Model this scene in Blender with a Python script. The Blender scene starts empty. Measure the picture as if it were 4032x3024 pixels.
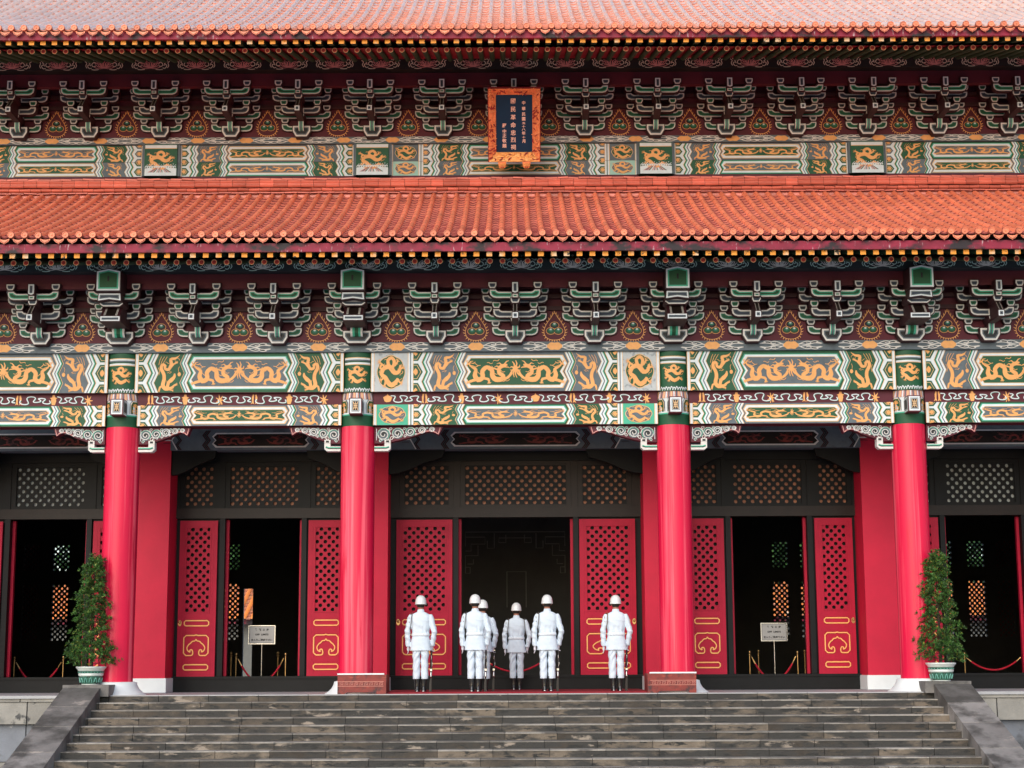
import bpy, math, random
from math import sin, cos, pi, radians, sqrt, atan2
from mathutils import Vector, Matrix, noise
random.seed(7)
SC = bpy.context.scene
COL = SC.collection

# ------------------------------------------------------------------ camera
FPX = 6400.0; PITCH = radians(9.0); ROLL = radians(0.26); PPY = 1612.0
CAM = Vector((-0.07, -32.6, 0.53))
K = 4032 / 2212.0

def zc(y, Y):
    """height of a level line that crosses the middle of the view at row y (2212 wide) at depth Y"""
    v = PPY - y * K
    dy = FPX * cos(PITCH) - v * sin(PITCH); dz = FPX * sin(PITCH) + v * cos(PITCH)
    return CAM.z + dz * (Y - CAM.y) / dy

def at(px, py, Y):
    u = px - 2016; v = PPY - py
    ur = u * cos(-ROLL) - v * sin(-ROLL); vr = u * sin(-ROLL) + v * cos(-ROLL)
    dy = FPX * cos(PITCH) - vr * sin(PITCH); dz = FPX * sin(PITCH) + vr * cos(PITCH)
    t = (Y - CAM.y) / dy
    return CAM.x + ur * t, CAM.z + dz * t

cd = bpy.data.cameras.new('camera'); cam = bpy.data.objects.new('camera', cd); COL.objects.link(cam)
cd.sensor_width = 36; cd.lens = FPX / 4032 * 36; cd.shift_y = (PPY - 1512) / 4032
cd.clip_start = 0.5; cd.clip_end = 2000
cam.matrix_world = Matrix.Translation(CAM) @ Matrix.Rotation(radians(90) + PITCH, 4, 'X') @ Matrix.Rotation(-ROLL, 4, 'Z')
SC.camera = cam

# ------------------------------------------------------------------ light
w = bpy.data.worlds.new('World'); SC.world = w; w.use_nodes = True
nt = w.node_tree; bg = nt.nodes['Background']
sky = nt.nodes.new('ShaderNodeTexSky'); sky.sky_type = 'NISHITA'; sky.sun_disc = False
SUN_EL = radians(30); SUN_AZ = radians(200)       # azimuth of the sun, 180 = behind the camera
sky.sun_elevation = SUN_EL; sky.sun_rotation = SUN_AZ; sky.air_density = 1.0; sky.dust_density = 1.5; sky.ozone_density = 0.6
nt.links.new(sky.outputs[0], bg.inputs[0]); bg.inputs[1].default_value = 0.15
sl = bpy.data.lights.new('sun', 'SUN'); sl.energy = 1.0; sl.angle = radians(60); sl.color = (1, 0.99, 0.975)
so = bpy.data.objects.new('sun', sl); COL.objects.link(so)
sd = Vector((sin(SUN_AZ) * cos(SUN_EL), cos(SUN_AZ) * cos(SUN_EL), sin(SUN_EL)))
so.rotation_euler = (-sd).to_track_quat('-Z', 'Y').to_euler(); so.location = (0, -20, 40)
SC.view_settings.view_transform = 'Standard'; SC.view_settings.look = 'None'
SC.view_settings.exposure = 0.56; SC.view_settings.gamma = 1
SC.cycles.max_bounces = 8; SC.cycles.use_denoising = True

# ------------------------------------------------------------------ materials
MATS = {}
PALE, PTL = 'pale_grey_paint', 'pale_teal_paint'
def mat(name, rgb, rough=0.6, var=0.15, vs=3.0, spec=0.4, metal=0.0, tone=0.0, coat=0.0, bump=0.0, bs=40, tint=None, tmin=0.5, tmax=0.7, wave=None, stretch=(1, 1, 1), objrand=False, alpha=None):
    m = bpy.data.materials.new(name); m.use_nodes = True; n = m.node_tree; L = n.links
    b = n.nodes['Principled BSDF']
    b.inputs['Roughness'].default_value = rough; b.inputs['Metallic'].default_value = metal
    b.inputs['Specular IOR Level'].default_value = spec
    b.inputs['Coat Weight'].default_value = coat; b.inputs['Coat Roughness'].default_value = 0.12
    tc = n.nodes.new('ShaderNodeTexCoord'); mp = n.nodes.new('ShaderNodeMapping'); mp.inputs['Scale'].default_value = stretch
    L.new(tc.outputs['Object'], mp.inputs[0]); co = mp.outputs[0]
    if objrand:
        oi = n.nodes.new('ShaderNodeObjectInfo'); ad = n.nodes.new('ShaderNodeVectorMath'); ad.operation = 'ADD'
        sc_ = n.nodes.new('ShaderNodeMath'); sc_.operation = 'MULTIPLY'; sc_.inputs[1].default_value = 97.0
        L.new(oi.outputs['Random'], sc_.inputs[0]); L.new(co, ad.inputs[0]); L.new(sc_.outputs[0], ad.inputs[1]); co = ad.outputs[0]
    nz = n.nodes.new('ShaderNodeTexNoise'); nz.inputs['Scale'].default_value = vs; nz.inputs['Detail'].default_value = 6; nz.inputs['Roughness'].default_value = 0.65
    L.new(co, nz.inputs['Vector'])
    mr = n.nodes.new('ShaderNodeMapRange'); mr.inputs[1].default_value = 0.3; mr.inputs[2].default_value = 0.7
    mr.inputs[3].default_value = 1 - var; mr.inputs[4].default_value = 1 + var
    L.new(nz.outputs[0], mr.inputs[0])
    val = mr.outputs[0]
    if tone:
        a = n.nodes.new('ShaderNodeAttribute'); a.attribute_name = 'tone'
        m2 = n.nodes.new('ShaderNodeMapRange'); m2.inputs[3].default_value = 1 - tone; m2.inputs[4].default_value = 1 + tone
        L.new(a.outputs['Fac'], m2.inputs[0])
        mm = n.nodes.new('ShaderNodeMath'); mm.operation = 'MULTIPLY'; L.new(val, mm.inputs[0]); L.new(m2.outputs[0], mm.inputs[1]); val = mm.outputs[0]
    vm = n.nodes.new('ShaderNodeVectorMath'); vm.operation = 'SCALE'; vm.inputs[0].default_value = rgb
    L.new(val, vm.inputs['Scale']); colr = vm.outputs[0]
    for k, t in enumerate(tint or []):
        tc_, sc2, lo, hi, st = t
        mp2 = n.nodes.new('ShaderNodeMapping'); mp2.inputs['Scale'].default_value = st; mp2.inputs['Location'].default_value = (k * 7.3, 2.1 * k, k * 3.7)
        L.new(co, mp2.inputs[0])
        n2 = n.nodes.new('ShaderNodeTexNoise'); n2.inputs['Scale'].default_value = sc2; n2.inputs['Detail'].default_value = 8; n2.inputs['Roughness'].default_value = 0.6
        L.new(mp2.outputs[0], n2.inputs['Vector'])
        r = n.nodes.new('ShaderNodeMapRange'); r.inputs[1].default_value = lo; r.inputs[2].default_value = hi
        L.new(n2.outputs[0], r.inputs[0])
        mx = n.nodes.new('ShaderNodeMix'); mx.data_type = 'RGBA'; L.new(r.outputs[0], mx.inputs[0])
        L.new(colr, mx.inputs[6]); mx.inputs[7].default_value = (*tc_, 1); colr = mx.outputs[2]
    L.new(colr, b.inputs['Base Color'])
    if bump:
        n3 = n.nodes.new('ShaderNodeTexNoise'); n3.inputs['Scale'].default_value = bs; n3.inputs['Detail'].default_value = 4; L.new(co, n3.inputs['Vector'])
        bp = n.nodes.new('ShaderNodeBump'); bp.inputs['Strength'].default_value = bump; bp.inputs['Distance'].default_value = 0.02
        L.new(n3.outputs[0], bp.inputs['Height']); L.new(bp.outputs[0], b.inputs['Normal'])
    MATS[name] = m
    return name

WH = mat('white_paint', (.72, .77, .79), .6, .08, 6)
BW = mat('bracket_white', (.70, .68, .64), .6, .12, 8)
CR = mat('gold_line', (.78, .50, .26), .6, .1)
GD = mat('gold_paint', (.88, .43, .13), .5, .10, 8)
GD2 = mat('pale_gold_paint', (.84, .40, .13), .5, .10, 8)
SL = mat('slate_paint', (.115, .145, .165), .6, .14, 5, tint=[((.06, .07, .08), 3, .55, .75, (1, 1, 1))])
BL = mat('navy_paint', (.028, .04, .065), .6, .15)
GN = mat('green_paint', (.012, .088, .036), .55, .15, 4)
TL = mat('teal_paint', (.07, .45, .29), .6, .08)
TD = mat('deep_teal_paint', (.02, .20, .13), .6, .1)
MR = mat('maroon_paint', (.095, .009, .020), .6, .2, 2)
MD = mat('dark_maroon_paint', (.04, .008, .012), .6, .2, 2)
mat('pale_grey_paint', (.50, .53, .54), .6, .08, 8, tint=[((.30, .33, .35), 9, .55, .62, (1, 1, 1))]); mat('pale_teal_paint', (.36, .58, .50), .6, .08)
BK = mat('black_paint', (.012, .014, .016), .5, .2)
PK = mat('pink_paint', (.62, .28, .25), .6, .1)
RD = mat('column_red', (.70, .008, .055), .34, .10, 1.2, spec=.35, bump=.05, bs=3, stretch=(1, 1, .25), tint=[((.90, .11, .16), 2.4, .50, .60, (2.2, 2.2, .14)), ((.62, .006, .04), 5, .58, .66, (1, 1, .3))])  # pale upright streaks paint highlight bands into the red
PR = mat('pier_red', (.58, .008, .042), .6, .08, 1.5, bump=.06, bs=60)
DR = mat('door_red', (.42, .008, .036), .5, .12, 3, spec=.2, bump=.05, bs=30)
DK = mat('dark_timber', (.006, .0065, .007), .5, .25, 3, spec=.2)
DB = mat('brown_black_timber', (.017, .011, .009), .45, .25, 3, spec=.25)
PW = mat('plinth_white', (.78, .82, .82), .5, .05, 3)
TI = mat('glazed_tile', (.84, .22, .11), .34, .10, 1.3, spec=.45, tone=.13, tint=[((.33, .12, .06), .8, .60, .85, (1, .6, 1)), ((.72, .22, .14), 5, .62, .8, (1, 1, 1))])
TU = mat('glazed_tile_painted_sheen', (.95, .66, .50), .2, .08, 1.3, spec=.9, tone=.08, coat=.6)  # upper barrel tiles, sky sheen painted in as a paler colour
TE = mat('eave_tile', (.80, .24, .12), .4, .12, 6, tone=.2)
TP = mat('pan_tile', (.76, .235, .15), .36, .22, 4, spec=.5, tone=.16)
TPU = mat('pan_tile_painted_sheen', (.95, .72, .60), .2, .2, 4, spec=.9, tone=.12, coat=.6)  # upper pan tiles, paled the same way to paint in sheen
RT = mat('ridge_tile', (.60, .135, .085), .4, .14, 2, spec=.4, tone=.22)
RP = mat('ridge_filler_tile', (.62, .22, .17), .45, .12, 3, tone=.35)
JT = mat('tile_joint', (.20, .034, .030), .8, .3, 4); JTU = mat('tile_joint_painted_sheen', (.50, .16, .10), .8, .3, 4)  # JTU is paled to go with the sheen painted on the upper roof
FS = mat('eave_fascia', (.24, .010, .035), .6, .3, 3, tint=[((.50, .34, .36), 7, .60, .68, (3, 1, .7)), ((.02, .012, .015), 2.2, .48, .60, (1, 1, 1.6))])
YE = mat('yellow_rafter_end', (.90, .34, .035), .55, .12, 8, objrand=True, tint=[((.80, .55, .33), 2, .52, .62, (1, 1, 1)), ((.035, .030, .018), 9, .60, .63, (1, 1, 1))])
RE = mat('red_rafter_end', (.62, .055, .040), .55, .15, 12, objrand=True)
RR = mat('rafter_green', (.012, .050, .022), .6, .2)
STONE = mat('step_stone', (.115, .092, .068), .7, .3, 4, tone=.6, bump=.5, bs=35, tint=[((.040, .038, .034), 2.0, .42, .54, (.7, 1, 2.0)), ((.30, .25, .20), 2.0, .62, .67, (.8, 1, 2.2)), ((.022, .022, .020), 5.5, .56, .62, (.6, 1, 2))])
STN2 = mat('nosing_stone', (.27, .25, .22), .6, .25, 5, tone=.4, bump=.3, bs=40, tint=[((.11, .10, .09), 1.8, .50, .62, (1, 1, 1))])
SLAB = mat('slab_stone', (.22, .205, .19), .6, .22, 2, tone=.5, bump=.3, bs=30, tint=[((.085, .08, .072), 1.6, .45, .6, (1, 1, 1)), ((.46, .40, .35), 1.3, .61, .67, (.8, 1, 1.2))])
WALLS = mat('terrace_stone', (.30, .285, .25), .65, .2, 2, tone=.2, bump=.3, bs=30, tint=[((.10, .10, .095), 1.5, .53, .68, (1, 1, 1)), ((.06, .06, .06), 4, .62, .68, (1, 1, .7))])
WALLB = mat('terrace_blue_stone', (.20, .215, .24), .65, .2, 2, tone=.2, bump=.3, bs=30, tint=[((.06, .058, .055), 1.4, .52, .62, (1, 1, 1)), ((.4, .4, .4), 3, .66, .70, (1, 1, 1))])
FLOOR = mat('floor_stone', (.40, .40, .40), .5, .12, 2)
SOF = mat('soffit_red', (.22, .007, .030), .6, .2, 3)
GRND = mat('paving', (.34, .355, .37), .8, .2, .5, bump=.2, bs=8)
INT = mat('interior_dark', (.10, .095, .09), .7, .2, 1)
INL = mat('interior_line', (.34, .32, .29), .6, .2)
CARP = mat('carpet_red', (.26, .012, .022), .9, .15, 30)
UNI = mat('uniform_white', (.62, .71, .79), .75, .05, 3, bump=.9, bs=7)
GLOVE = mat('white_glove', (.66, .64, .68), .8, .08, 20); UN2 = mat('belt_white', (.70, .76, .81), .5, .03)
HELM = mat('helmet_white', (.70, .72, .71), .22, .04, 5, spec=.5, coat=.4)
SKIN = mat('skin', (.34, .15, .095), .55, .1, 20)
HAIR = mat('hair', (.02, .015, .012), .7, .2)
BOOT = mat('boot_black', (.015, .015, .015), .18, .1, spec=.6)
CORD = mat('cord_grey', (.13, .12, .11), .7, .1)
CORDY = mat('cord_gold', (.60, .33, .07), .6, .1)
STEEL = mat('bright_steel', (.62, .62, .60), .25, .1, metal=1)
GUNB = mat('gun_black', (.018, .016, .016), .3, .1)
BRASS = mat('brass', (.60, .38, .16), .3, .1, metal=1)
ROPE = mat('rope_red', (.50, .012, .035), .85, .2, 60)
SIGNM = mat('sign_silver', (.42, .42, .42), .4, .08, 4, metal=.2)
INK = mat('ink', (.03, .03, .03), .6, .1)
PLQ = mat('board_navy', (.006, .030, .070), .5, .1, 3, spec=.2)
CGD = mat('carved_gold', (.85, .27, .10), .38, .2, 25, spec=.5, bump=.6, bs=60)
CGY = mat('carved_gold_bright', (.92, .42, .11), .35, .2, 25, spec=.5, bump=.6, bs=60)
CRD = mat('carved_red', (.30, .010, .02), .5, .2)
LTR = mat('letter_gold', (.95, .60, .48), .4, .05)
BOXW = mat('box_red_wood', (.22, .030, .022), .45, .3, 5, stretch=(1, 1, 2), tint=[((.05, .02, .022), 3, .50, .66, (2, 1, 1)), ((.42, .07, .035), 4, .60, .72, (1, 1, 2))])
BOXL = mat('box_worn_edge', (.55, .22, .17), .5, .3, 8)
LT = mat('lotus_teal_line', (.50, .70, .64), .6, .1)
LEAF = mat('leaf_green', (.042, .115, .020), .5, .3, 6, tone=.55)
LEAF2 = mat('leaf_tip', (.20, .23, .035), .5, .3, 6, tone=.4)
BARK = mat('bark', (.05, .03, .02), .9, .3, 10)
POTG = mat('pot_green_glaze', (.05, .15, .105), .25, .35, 8, spec=.6, tint=[((.03, .035, .03), 9, .58, .64, (1, 1, 1))])
POTW = mat('pot_white_glaze', (.66, .70, .66), .3, .12, 8, spec=.6)
POTL = mat('pot_relief_glaze', (.16, .42, .34), .25, .2, 8, spec=.6)
OTILE = mat('orange_tile', (.85, .26, .05), .4, .1, 2)
OTILD = mat('orange_pan_tile', (.80, .30, .16), .5, .1, 2)
GWALL = mat('grey_wall', (.16, .16, .14), .7, .1)

# ------------------------------------------------------------------ mesh builder
class MB:
    def __init__(s): s.v = []; s.f = []; s.m = []; s.t = []; s.sm = []; s.k = 0
    def add(s, vs, fs, m, t=None, smooth=False):
        b = len(s.v); s.v.extend([tuple(p) for p in vs])
        for i, f in enumerate(fs):
            s.f.append([b + j for j in f]); s.m.append(m); s.t.append(.5 if t is None else t); s.sm.append(smooth)
    def box(s, x0, x1, y0, y1, z0, z1, m, t=None):
        v = [(x0, y0, z0), (x1, y0, z0), (x1, y1, z0), (x0, y1, z0), (x0, y0, z1), (x1, y0, z1), (x1, y1, z1), (x0, y1, z1)]
        s.add(v, [(0, 1, 5, 4), (1, 2, 6, 5), (2, 3, 7, 6), (3, 0, 4, 7), (4, 5, 6, 7), (3, 2, 1, 0)], m, t)
    def prism(s, poly, y0, y1, m, t=None, side=None):
        n = len(poly)
        v = [(x, y0, z) for x, z in poly] + [(x, y1, z) for x, z in poly]
        s.add(v, [tuple(range(n)), tuple(range(2 * n - 1, n - 1, -1))], m, t)
        s.add(v, [(i, n + i, n + (i + 1) % n, (i + 1) % n) for i in range(n)], side or m, t)
    def flat(s, poly, y, m, t=None, map=None):
        if map: v = [map(x, z, y) for x, z in poly]
        else: v = [(x, y, z) for x, z in poly]
        s.add(v, [tuple(range(len(poly)))], m, t)
    def ribbon(s, pts, wd, y, m, map=None, step=.0005):
        """painted stroke, each stroke a hair above the one before"""
        s.k = (s.k + 1) % 9; yy = y - step * s.k
        n = len(pts)
        if n < 2: return
        if not hasattr(wd, '__len__'): wd = [wd] * n
        L = []; R = []
        for i in range(n):
            a = pts[max(0, i - 1)]; b = pts[min(n - 1, i + 1)]
            dx = b[0] - a[0]; dz = b[1] - a[1]; l = sqrt(dx * dx + dz * dz) or 1
            nx = -dz / l * wd[i] / 2; nz = dx / l * wd[i] / 2
            L.append((pts[i][0] + nx, pts[i][1] + nz)); R.append((pts[i][0] - nx, pts[i][1] - nz))
        P = L + R
        q_ = lambda j: yy - .00007 * (j % n)
        v = [map(x, z, q_(j)) for j, (x, z) in enumerate(P)] if map else [(x, q_(j), z) for j, (x, z) in enumerate(P)]
        s.add(v, [(i, i + 1, n + i + 1, n + i) for i in range(n - 1)], m)
    def tube(s, pts, r, m, seg=8, t=None, cap=True, smooth=True):
        n = len(pts); pts = [Vector(p) for p in pts]
        if not hasattr(r, '__len__'): r = [r] * n
        vs = []; up = None
        for i in range(n):
            d = (pts[min(n - 1, i + 1)] - pts[max(0, i - 1)]).normalized()
            if up is None: up = d.orthogonal().normalized()
            up = (up - d * up.dot(d)).normalized(); sd_ = d.cross(up)
            rr = r[i]; ra, rb = rr if hasattr(rr, '__len__') else (rr, rr)
            for k in range(seg):
                a = 2 * pi * k / seg; vs.append(pts[i] + up * (cos(a) * ra) + sd_ * (sin(a) * rb))
        fs = [(i * seg + k, i * seg + (k + 1) % seg, (i + 1) * seg + (k + 1) % seg, (i + 1) * seg + k) for i in range(n - 1) for k in range(seg)]
        s.add(vs, fs, m, t, smooth)
        if cap: s.add(vs, [tuple(range(seg - 1, -1, -1)), tuple(range((n - 1) * seg, n * seg))], m, t)
    def lathe(s, prof, cx, cy, m, seg=32, t=None, cap=False, sx=1, sy=1):
        vs = [(cx + r * sx * cos(2 * pi * k / seg), cy + r * sy * sin(2 * pi * k / seg), z) for r, z in prof for k in range(seg)]
        fs = [(i * seg + k, i * seg + (k + 1) % seg, (i + 1) * seg + (k + 1) % seg, (i + 1) * seg + k) for i in range(len(prof) - 1) for k in range(seg)]
        s.add(vs, fs, m, t, True)
        if cap: s.add(vs, [tuple(range(seg - 1, -1, -1)), tuple(range((len(prof) - 1) * seg, len(prof) * seg))], m, t)
    def loft(s, rings, m, seg=24):
        """rings: (cx, cy, z, rx, ry)"""
        vs = []
        for cx, cy, z, rx, ry in rings:
            for k in range(seg):
                a = 2 * pi * k / seg; c = cos(a); q = sin(a)
                e = .85
                vs.append((cx + rx * abs(c) ** e * (1 if c >= 0 else -1), cy + ry * abs(q) ** e * (1 if q >= 0 else -1), z))
        n = len(rings)
        fs = [(i * seg + k, i * seg + (k + 1) % seg, (i + 1) * seg + (k + 1) % seg, (i + 1) * seg + k) for i in range(n - 1) for k in range(seg)]
        fs += [tuple(range(seg - 1, -1, -1)), tuple(range((n - 1) * seg, n * seg))]
        s.add(vs, fs, m, None, True)
    def ball(s, c, r, m, seg=12, rn=8, t=None):
        rx, ry, rz = r if hasattr(r, '__len__') else (r, r, r)
        vs = [(c[0], c[1], c[2] - rz)]
        for i in range(1, rn):
            a = -pi / 2 + pi * i / rn
            for k in range(seg): vs.append((c[0] + rx * cos(a) * cos(2 * pi * k / seg), c[1] + ry * cos(a) * sin(2 * pi * k / seg), c[2] + rz * sin(a)))
        vs.append((c[0], c[1], c[2] + rz)); N = len(vs) - 1
        fs = [(0, 1 + (k + 1) % seg, 1 + k) for k in range(seg)]
        for i in range(rn - 2):
            b = 1 + i * seg
            fs += [(b + k, b + (k + 1) % seg, b + seg + (k + 1) % seg, b + seg + k) for k in range(seg)]
        b = 1 + (rn - 2) * seg
        fs += [(b + k, b + (k + 1) % seg, N) for k in range(seg)]
        s.add(vs, fs, m, t, True)
    def mesh(s, name):
        me = bpy.data.meshes.new(name); me.from_pydata(s.v, [], s.f)
        names = []
        for x in s.m:
            if x not in names: names.append(x)
        for x in names: me.materials.append(MATS[x])
        ix = {x: i for i, x in enumerate(names)}
        me.polygons.foreach_set('material_index', [ix[x] for x in s.m])
        me.polygons.foreach_set('use_smooth', s.sm)
        a = me.attributes.new('tone', 'FLOAT', 'FACE'); a.data.foreach_set('value', s.t)
        me.update(); return me
    def build(s, name, parent=None, label=None):
        o = bpy.data.objects.new(name, s.mesh(name)); COL.objects.link(o)
        if parent: o.parent = parent
        if label: o['label'] = label
        return o

def inst(me, name, parent=None, loc=(0, 0, 0), scale=None, rotz=0):
    o = bpy.data.objects.new(name, me); COL.objects.link(o); o.location = loc
    if scale: o.scale = scale
    if rotz: o.rotation_euler.z = rotz
    if parent: o.parent = parent
    return o
def tag(o, label, cat, group=None, kind=None):
    if label: o['label'] = label
    if cat: o['category'] = cat
    if group: o['group'] = group
    if kind: o['kind'] = kind
    return o
def thing(name, label, cat, loc=(0, 0, 0), group=None, rotz=0):
    o = bpy.data.objects.new(name, None); COL.objects.link(o); o.location = loc; o.rotation_euler.z = rotz; o.empty_display_size = .1
    return tag(o, label, cat, group)
def copy_tree(o, parent=None):
    c = o.copy(); COL.objects.link(c); c.parent = parent
    for ch in list(o.children): copy_tree(ch, c)
    return c
def structure(mb, name):
    o = mb.build(name); o['kind'] = 'structure'; return o

def spl(pts, n=4, closed=False):
    """Catmull-Rom"""
    out = []; N = len(pts)
    rng = range(N if closed else N - 1)
    for i in rng:
        if closed: p0, p1, p2, p3 = pts[(i - 1) % N], pts[i], pts[(i + 1) % N], pts[(i + 2) % N]
        else: p0, p1, p2, p3 = pts[max(0, i - 1)], pts[i], pts[i + 1], pts[min(N - 1, i + 2)]
        for k in range(n):
            t = k / n
            out.append(tuple(.5 * (2 * b + (c - a) * t + (2 * a - 5 * b + 4 * c - d) * t * t + (-a + 3 * b - 3 * c + d) * t ** 3) for a, b, c, d in zip(p0, p1, p2, p3)))
    if not closed: out.append(tuple(pts[-1]))
    return out

def inset(poly, d):
    n = len(poly); out = []
    ar = sum(poly[i][0] * poly[(i + 1) % n][1] - poly[(i + 1) % n][0] * poly[i][1] for i in range(n))
    sg = 1 if ar > 0 else -1
    for i in range(n):
        a = poly[i - 1]; b = poly[i]; c = poly[(i + 1) % n]
        e1 = Vector((b[0] - a[0], b[1] - a[1])).normalized(); e2 = Vector((c[0] - b[0], c[1] - b[1])).normalized()
        n1 = Vector((-e1.y, e1.x)) * sg; n2 = Vector((-e2.y, e2.x)) * sg
        q = n1 + n2; q = q / max(.35, q.length_squared / 2) if q.length > 1e-6 else n1
        out.append((b[0] + q.x * d, b[1] + q.y * d))
    return out

def text_geo(txt, size=1.0, vertical=False, spacing=1.0, bold=0.0):
    cu = bpy.data.curves.new('t', 'FONT'); cu.body = txt; cu.size = size; cu.align_x = 'CENTER'; cu.align_y = 'CENTER'
    cu.extrude = 0; cu.offset = bold; cu.resolution_u = 3; cu.space_line = spacing if vertical else 1; cu.space_character = 1 if vertical else spacing
    o = bpy.data.objects.new('t', cu); COL.objects.link(o)
    dg = bpy.context.evaluated_depsgraph_get(); me = bpy.data.meshes.new_from_object(o.evaluated_get(dg))
    vs = [(v.co.x, v.co.y) for v in me.vertices]; fs = [tuple(p.vertices) for p in me.polygons]
    bpy.data.objects.remove(o); bpy.data.curves.remove(cu); bpy.data.meshes.remove(me)
    return vs, fs

# ------------------------------------------------------------------ painted motifs (unit boxes)
def norm(pts, x0, x1, y0, y1):
    cx = (x0 + x1) / 2; cy = (y0 + y1) / 2; s = 1.0 / (x1 - x0)
    return [((x - cx) * s, (cy - y) * s) for x, y in pts]
def squig(x, z, l, a, rr, w=.014):
    n = 5; pts = []
    for i in range(n):
        t = i / (n - 1); off = sin(t * 2 * pi + rr.random() * .6) * l * .13
        pts.append((x + cos(a) * l * t - sin(a) * off, z + sin(a) * l * t + cos(a) * off))
    return ('r', spl(pts, 2), w)
def claw(x, z, a, l=.055, w=.018):
    return [('r', [(x, z), (x + cos(a + d) * l, z + sin(a + d) * l)], [w, w * .5]) for d in (-.7, -.1, .5, 1.1)]
def mk_walk(seed=1):
    rr = random.Random(seed); B = (650, 1070, 110, 340); N = lambda p: norm(p, *B)
    o = []
    o.append(('r', spl(N([(665, 135), (700, 178), (738, 205), (730, 262), (758, 306), (800, 282), (797, 222), (838, 182), (882, 212), (888, 268), (918, 302), (972, 300), (985, 268), (948, 238), (950, 192), (985, 168), (1022, 158)]), 3), [w / 420 for w in _w([6, 14, 26, 36, 40, 36, 34, 32, 34, 38, 42, 38, 32, 30, 30, 30, 12], 3)]))
    for p, w in ([(770, 300), (715, 312), (672, 328)], 22), ([(800, 290), (850, 300), (856, 326)], 20), ([(925, 300), (1000, 300), (1048, 258), (1060, 225)], 20), ([(960, 215), (905, 195), (890, 190)], 12):
        q = N(p); o.append(('r', spl(q, 2), [w / 420] * (2 * (len(p) - 1)) + [w / 700])); o += claw(q[-1][0], q[-1][1], atan2(q[-1][1] - q[-2][1], q[-1][0] - q[-2][0]) - .2)
    for p in ([(990, 160), (1015, 125), (1035, 118)], [(975, 165), (950, 140), (925, 150)], [(985, 178), (1030, 182), (1042, 190)], [(960, 185), (925, 170), (905, 182)], [(665, 135), (655, 118), (672, 112)], [(680, 150), (690, 125), (715, 120)], [(670, 150), (655, 165), (668, 180)]):
        o.append(('r', N(p), [.03, .02, .008]))
    for _ in range(11): o.append(squig(rr.uniform(-.46, .3), rr.uniform(-.24, .27), rr.uniform(.1, .2), rr.uniform(-.5, .5), rr))
    return o
def _w(ws, n):
    out = []
    for i in range(len(ws) - 1):
        for k in range(n): out.append(ws[i] + (ws[i + 1] - ws[i]) * k / n)
    return out + [ws[-1]]
def mk_rise(seed=2):
    rr = random.Random(seed); B = (1110, 1480, 180, 610); N = lambda p: norm(p, *B); o = []
    o.append(('r', spl(N([(1435, 195), (1385, 222), (1315, 232), (1325, 285), (1290, 350), (1235, 345), (1225, 300), (1185, 300), (1175, 345), (1215, 410), (1222, 470), (1205, 540), (1250, 582), (1325, 575), (1375, 560)]), 3), [w / 370 for w in _w([8, 26, 34, 36, 36, 30, 26, 34, 38, 38, 40, 44, 44, 34, 14], 3)]))
    o.append(('r', spl(N([(1270, 575), (1290, 510), (1330, 480), (1375, 440), (1380, 400)]), 3), [w / 370 for w in _w([34, 36, 46, 34, 12], 3)]))
    for p, w in ([(1210, 540), (1160, 565), (1150, 600)], 22), ([(1325, 575), (1375, 545), (1410, 530)], 22), ([(1300, 350), (1360, 290), (1410, 270)], 20), ([(1290, 590), (1350, 600)], 14):
        q = N(p); o.append(('r', q, [w / 370] * len(p))); o += claw(q[-1][0], q[-1][1], atan2(q[-1][1] - q[-2][1], q[-1][0] - q[-2][0]) - .2)
    q = N([(1450, 410)])[0]; o.append(('p', [(q[0] + .07 * cos(a * pi / 4), q[1] + .07 * sin(a * pi / 4)) for a in range(8)]))
    for p in ([(1435, 195), (1450, 180)], [(1400, 215), (1440, 225), (1450, 245)], [(1135, 300), (1150, 240), (1175, 200)], [(1165, 290), (1190, 235), (1220, 200)], [(1200, 280), (1230, 240), (1260, 200)], [(1440, 380), (1435, 345), (1450, 320)], [(1130, 330), (1150, 370), (1140, 420)]):
        o.append(('r', N(p), .018))
    for _ in range(9): o.append(squig(rr.uniform(-.4, .25), rr.uniform(-.5, .45), rr.uniform(.1, .2), rr.uniform(-1, 1), rr, .015))
    return o
def mk_coil(seed=3, sq=1.0):
    rr = random.Random(seed); o = []
    P = [(-.02, .36), (-.10, .30), (-.06, .16), (.06, .14), (.10, .28), (.02, .37), (-.07, .34)]
    o.append(('r', spl(P, 3), .11))
    P = [(.30, .18), (.26, .02), (.12, -.02), (.0, .1), (-.1, .14), (-.24, .08), (-.3, -.06), (-.18, -.14), (-.1, -.26), (.02, -.34), (.16, -.26), (.22, -.16)]
    o.append(('r', spl(P, 3), _w([.07, .12, .16, .17, .17, .14, .13, .14, .16, .17, .14, .07], 3)))
    o.append(('r', spl([(-.3, .2), (-.34, .1), (-.22, .05)], 3), .07))
    for x, z, a in ((-.3, -.2, 3.6), (.3, -.28, -.3), (.36, .1, .3), (-.36, .25, 2.4), (.2, .26, .9), (-.2, -.33, 4.2)):
        o.append(('r', [(x * .6, z * .6), (x, z)], .06)); o += claw(x, z, a, .09, .026)
    for i in range(12):
        a = i * .524 + .2; o.append(squig(.30 * cos(a), .30 * sin(a), .15, a + 1.2, rr, .018))
    return [(k, [(x, z * sq) for x, z in p], *r) for k, p, *r in o]
WALK = mk_walk(); RISE = mk_rise(); RISE2 = mk_rise(9); COIL = mk_coil()
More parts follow.
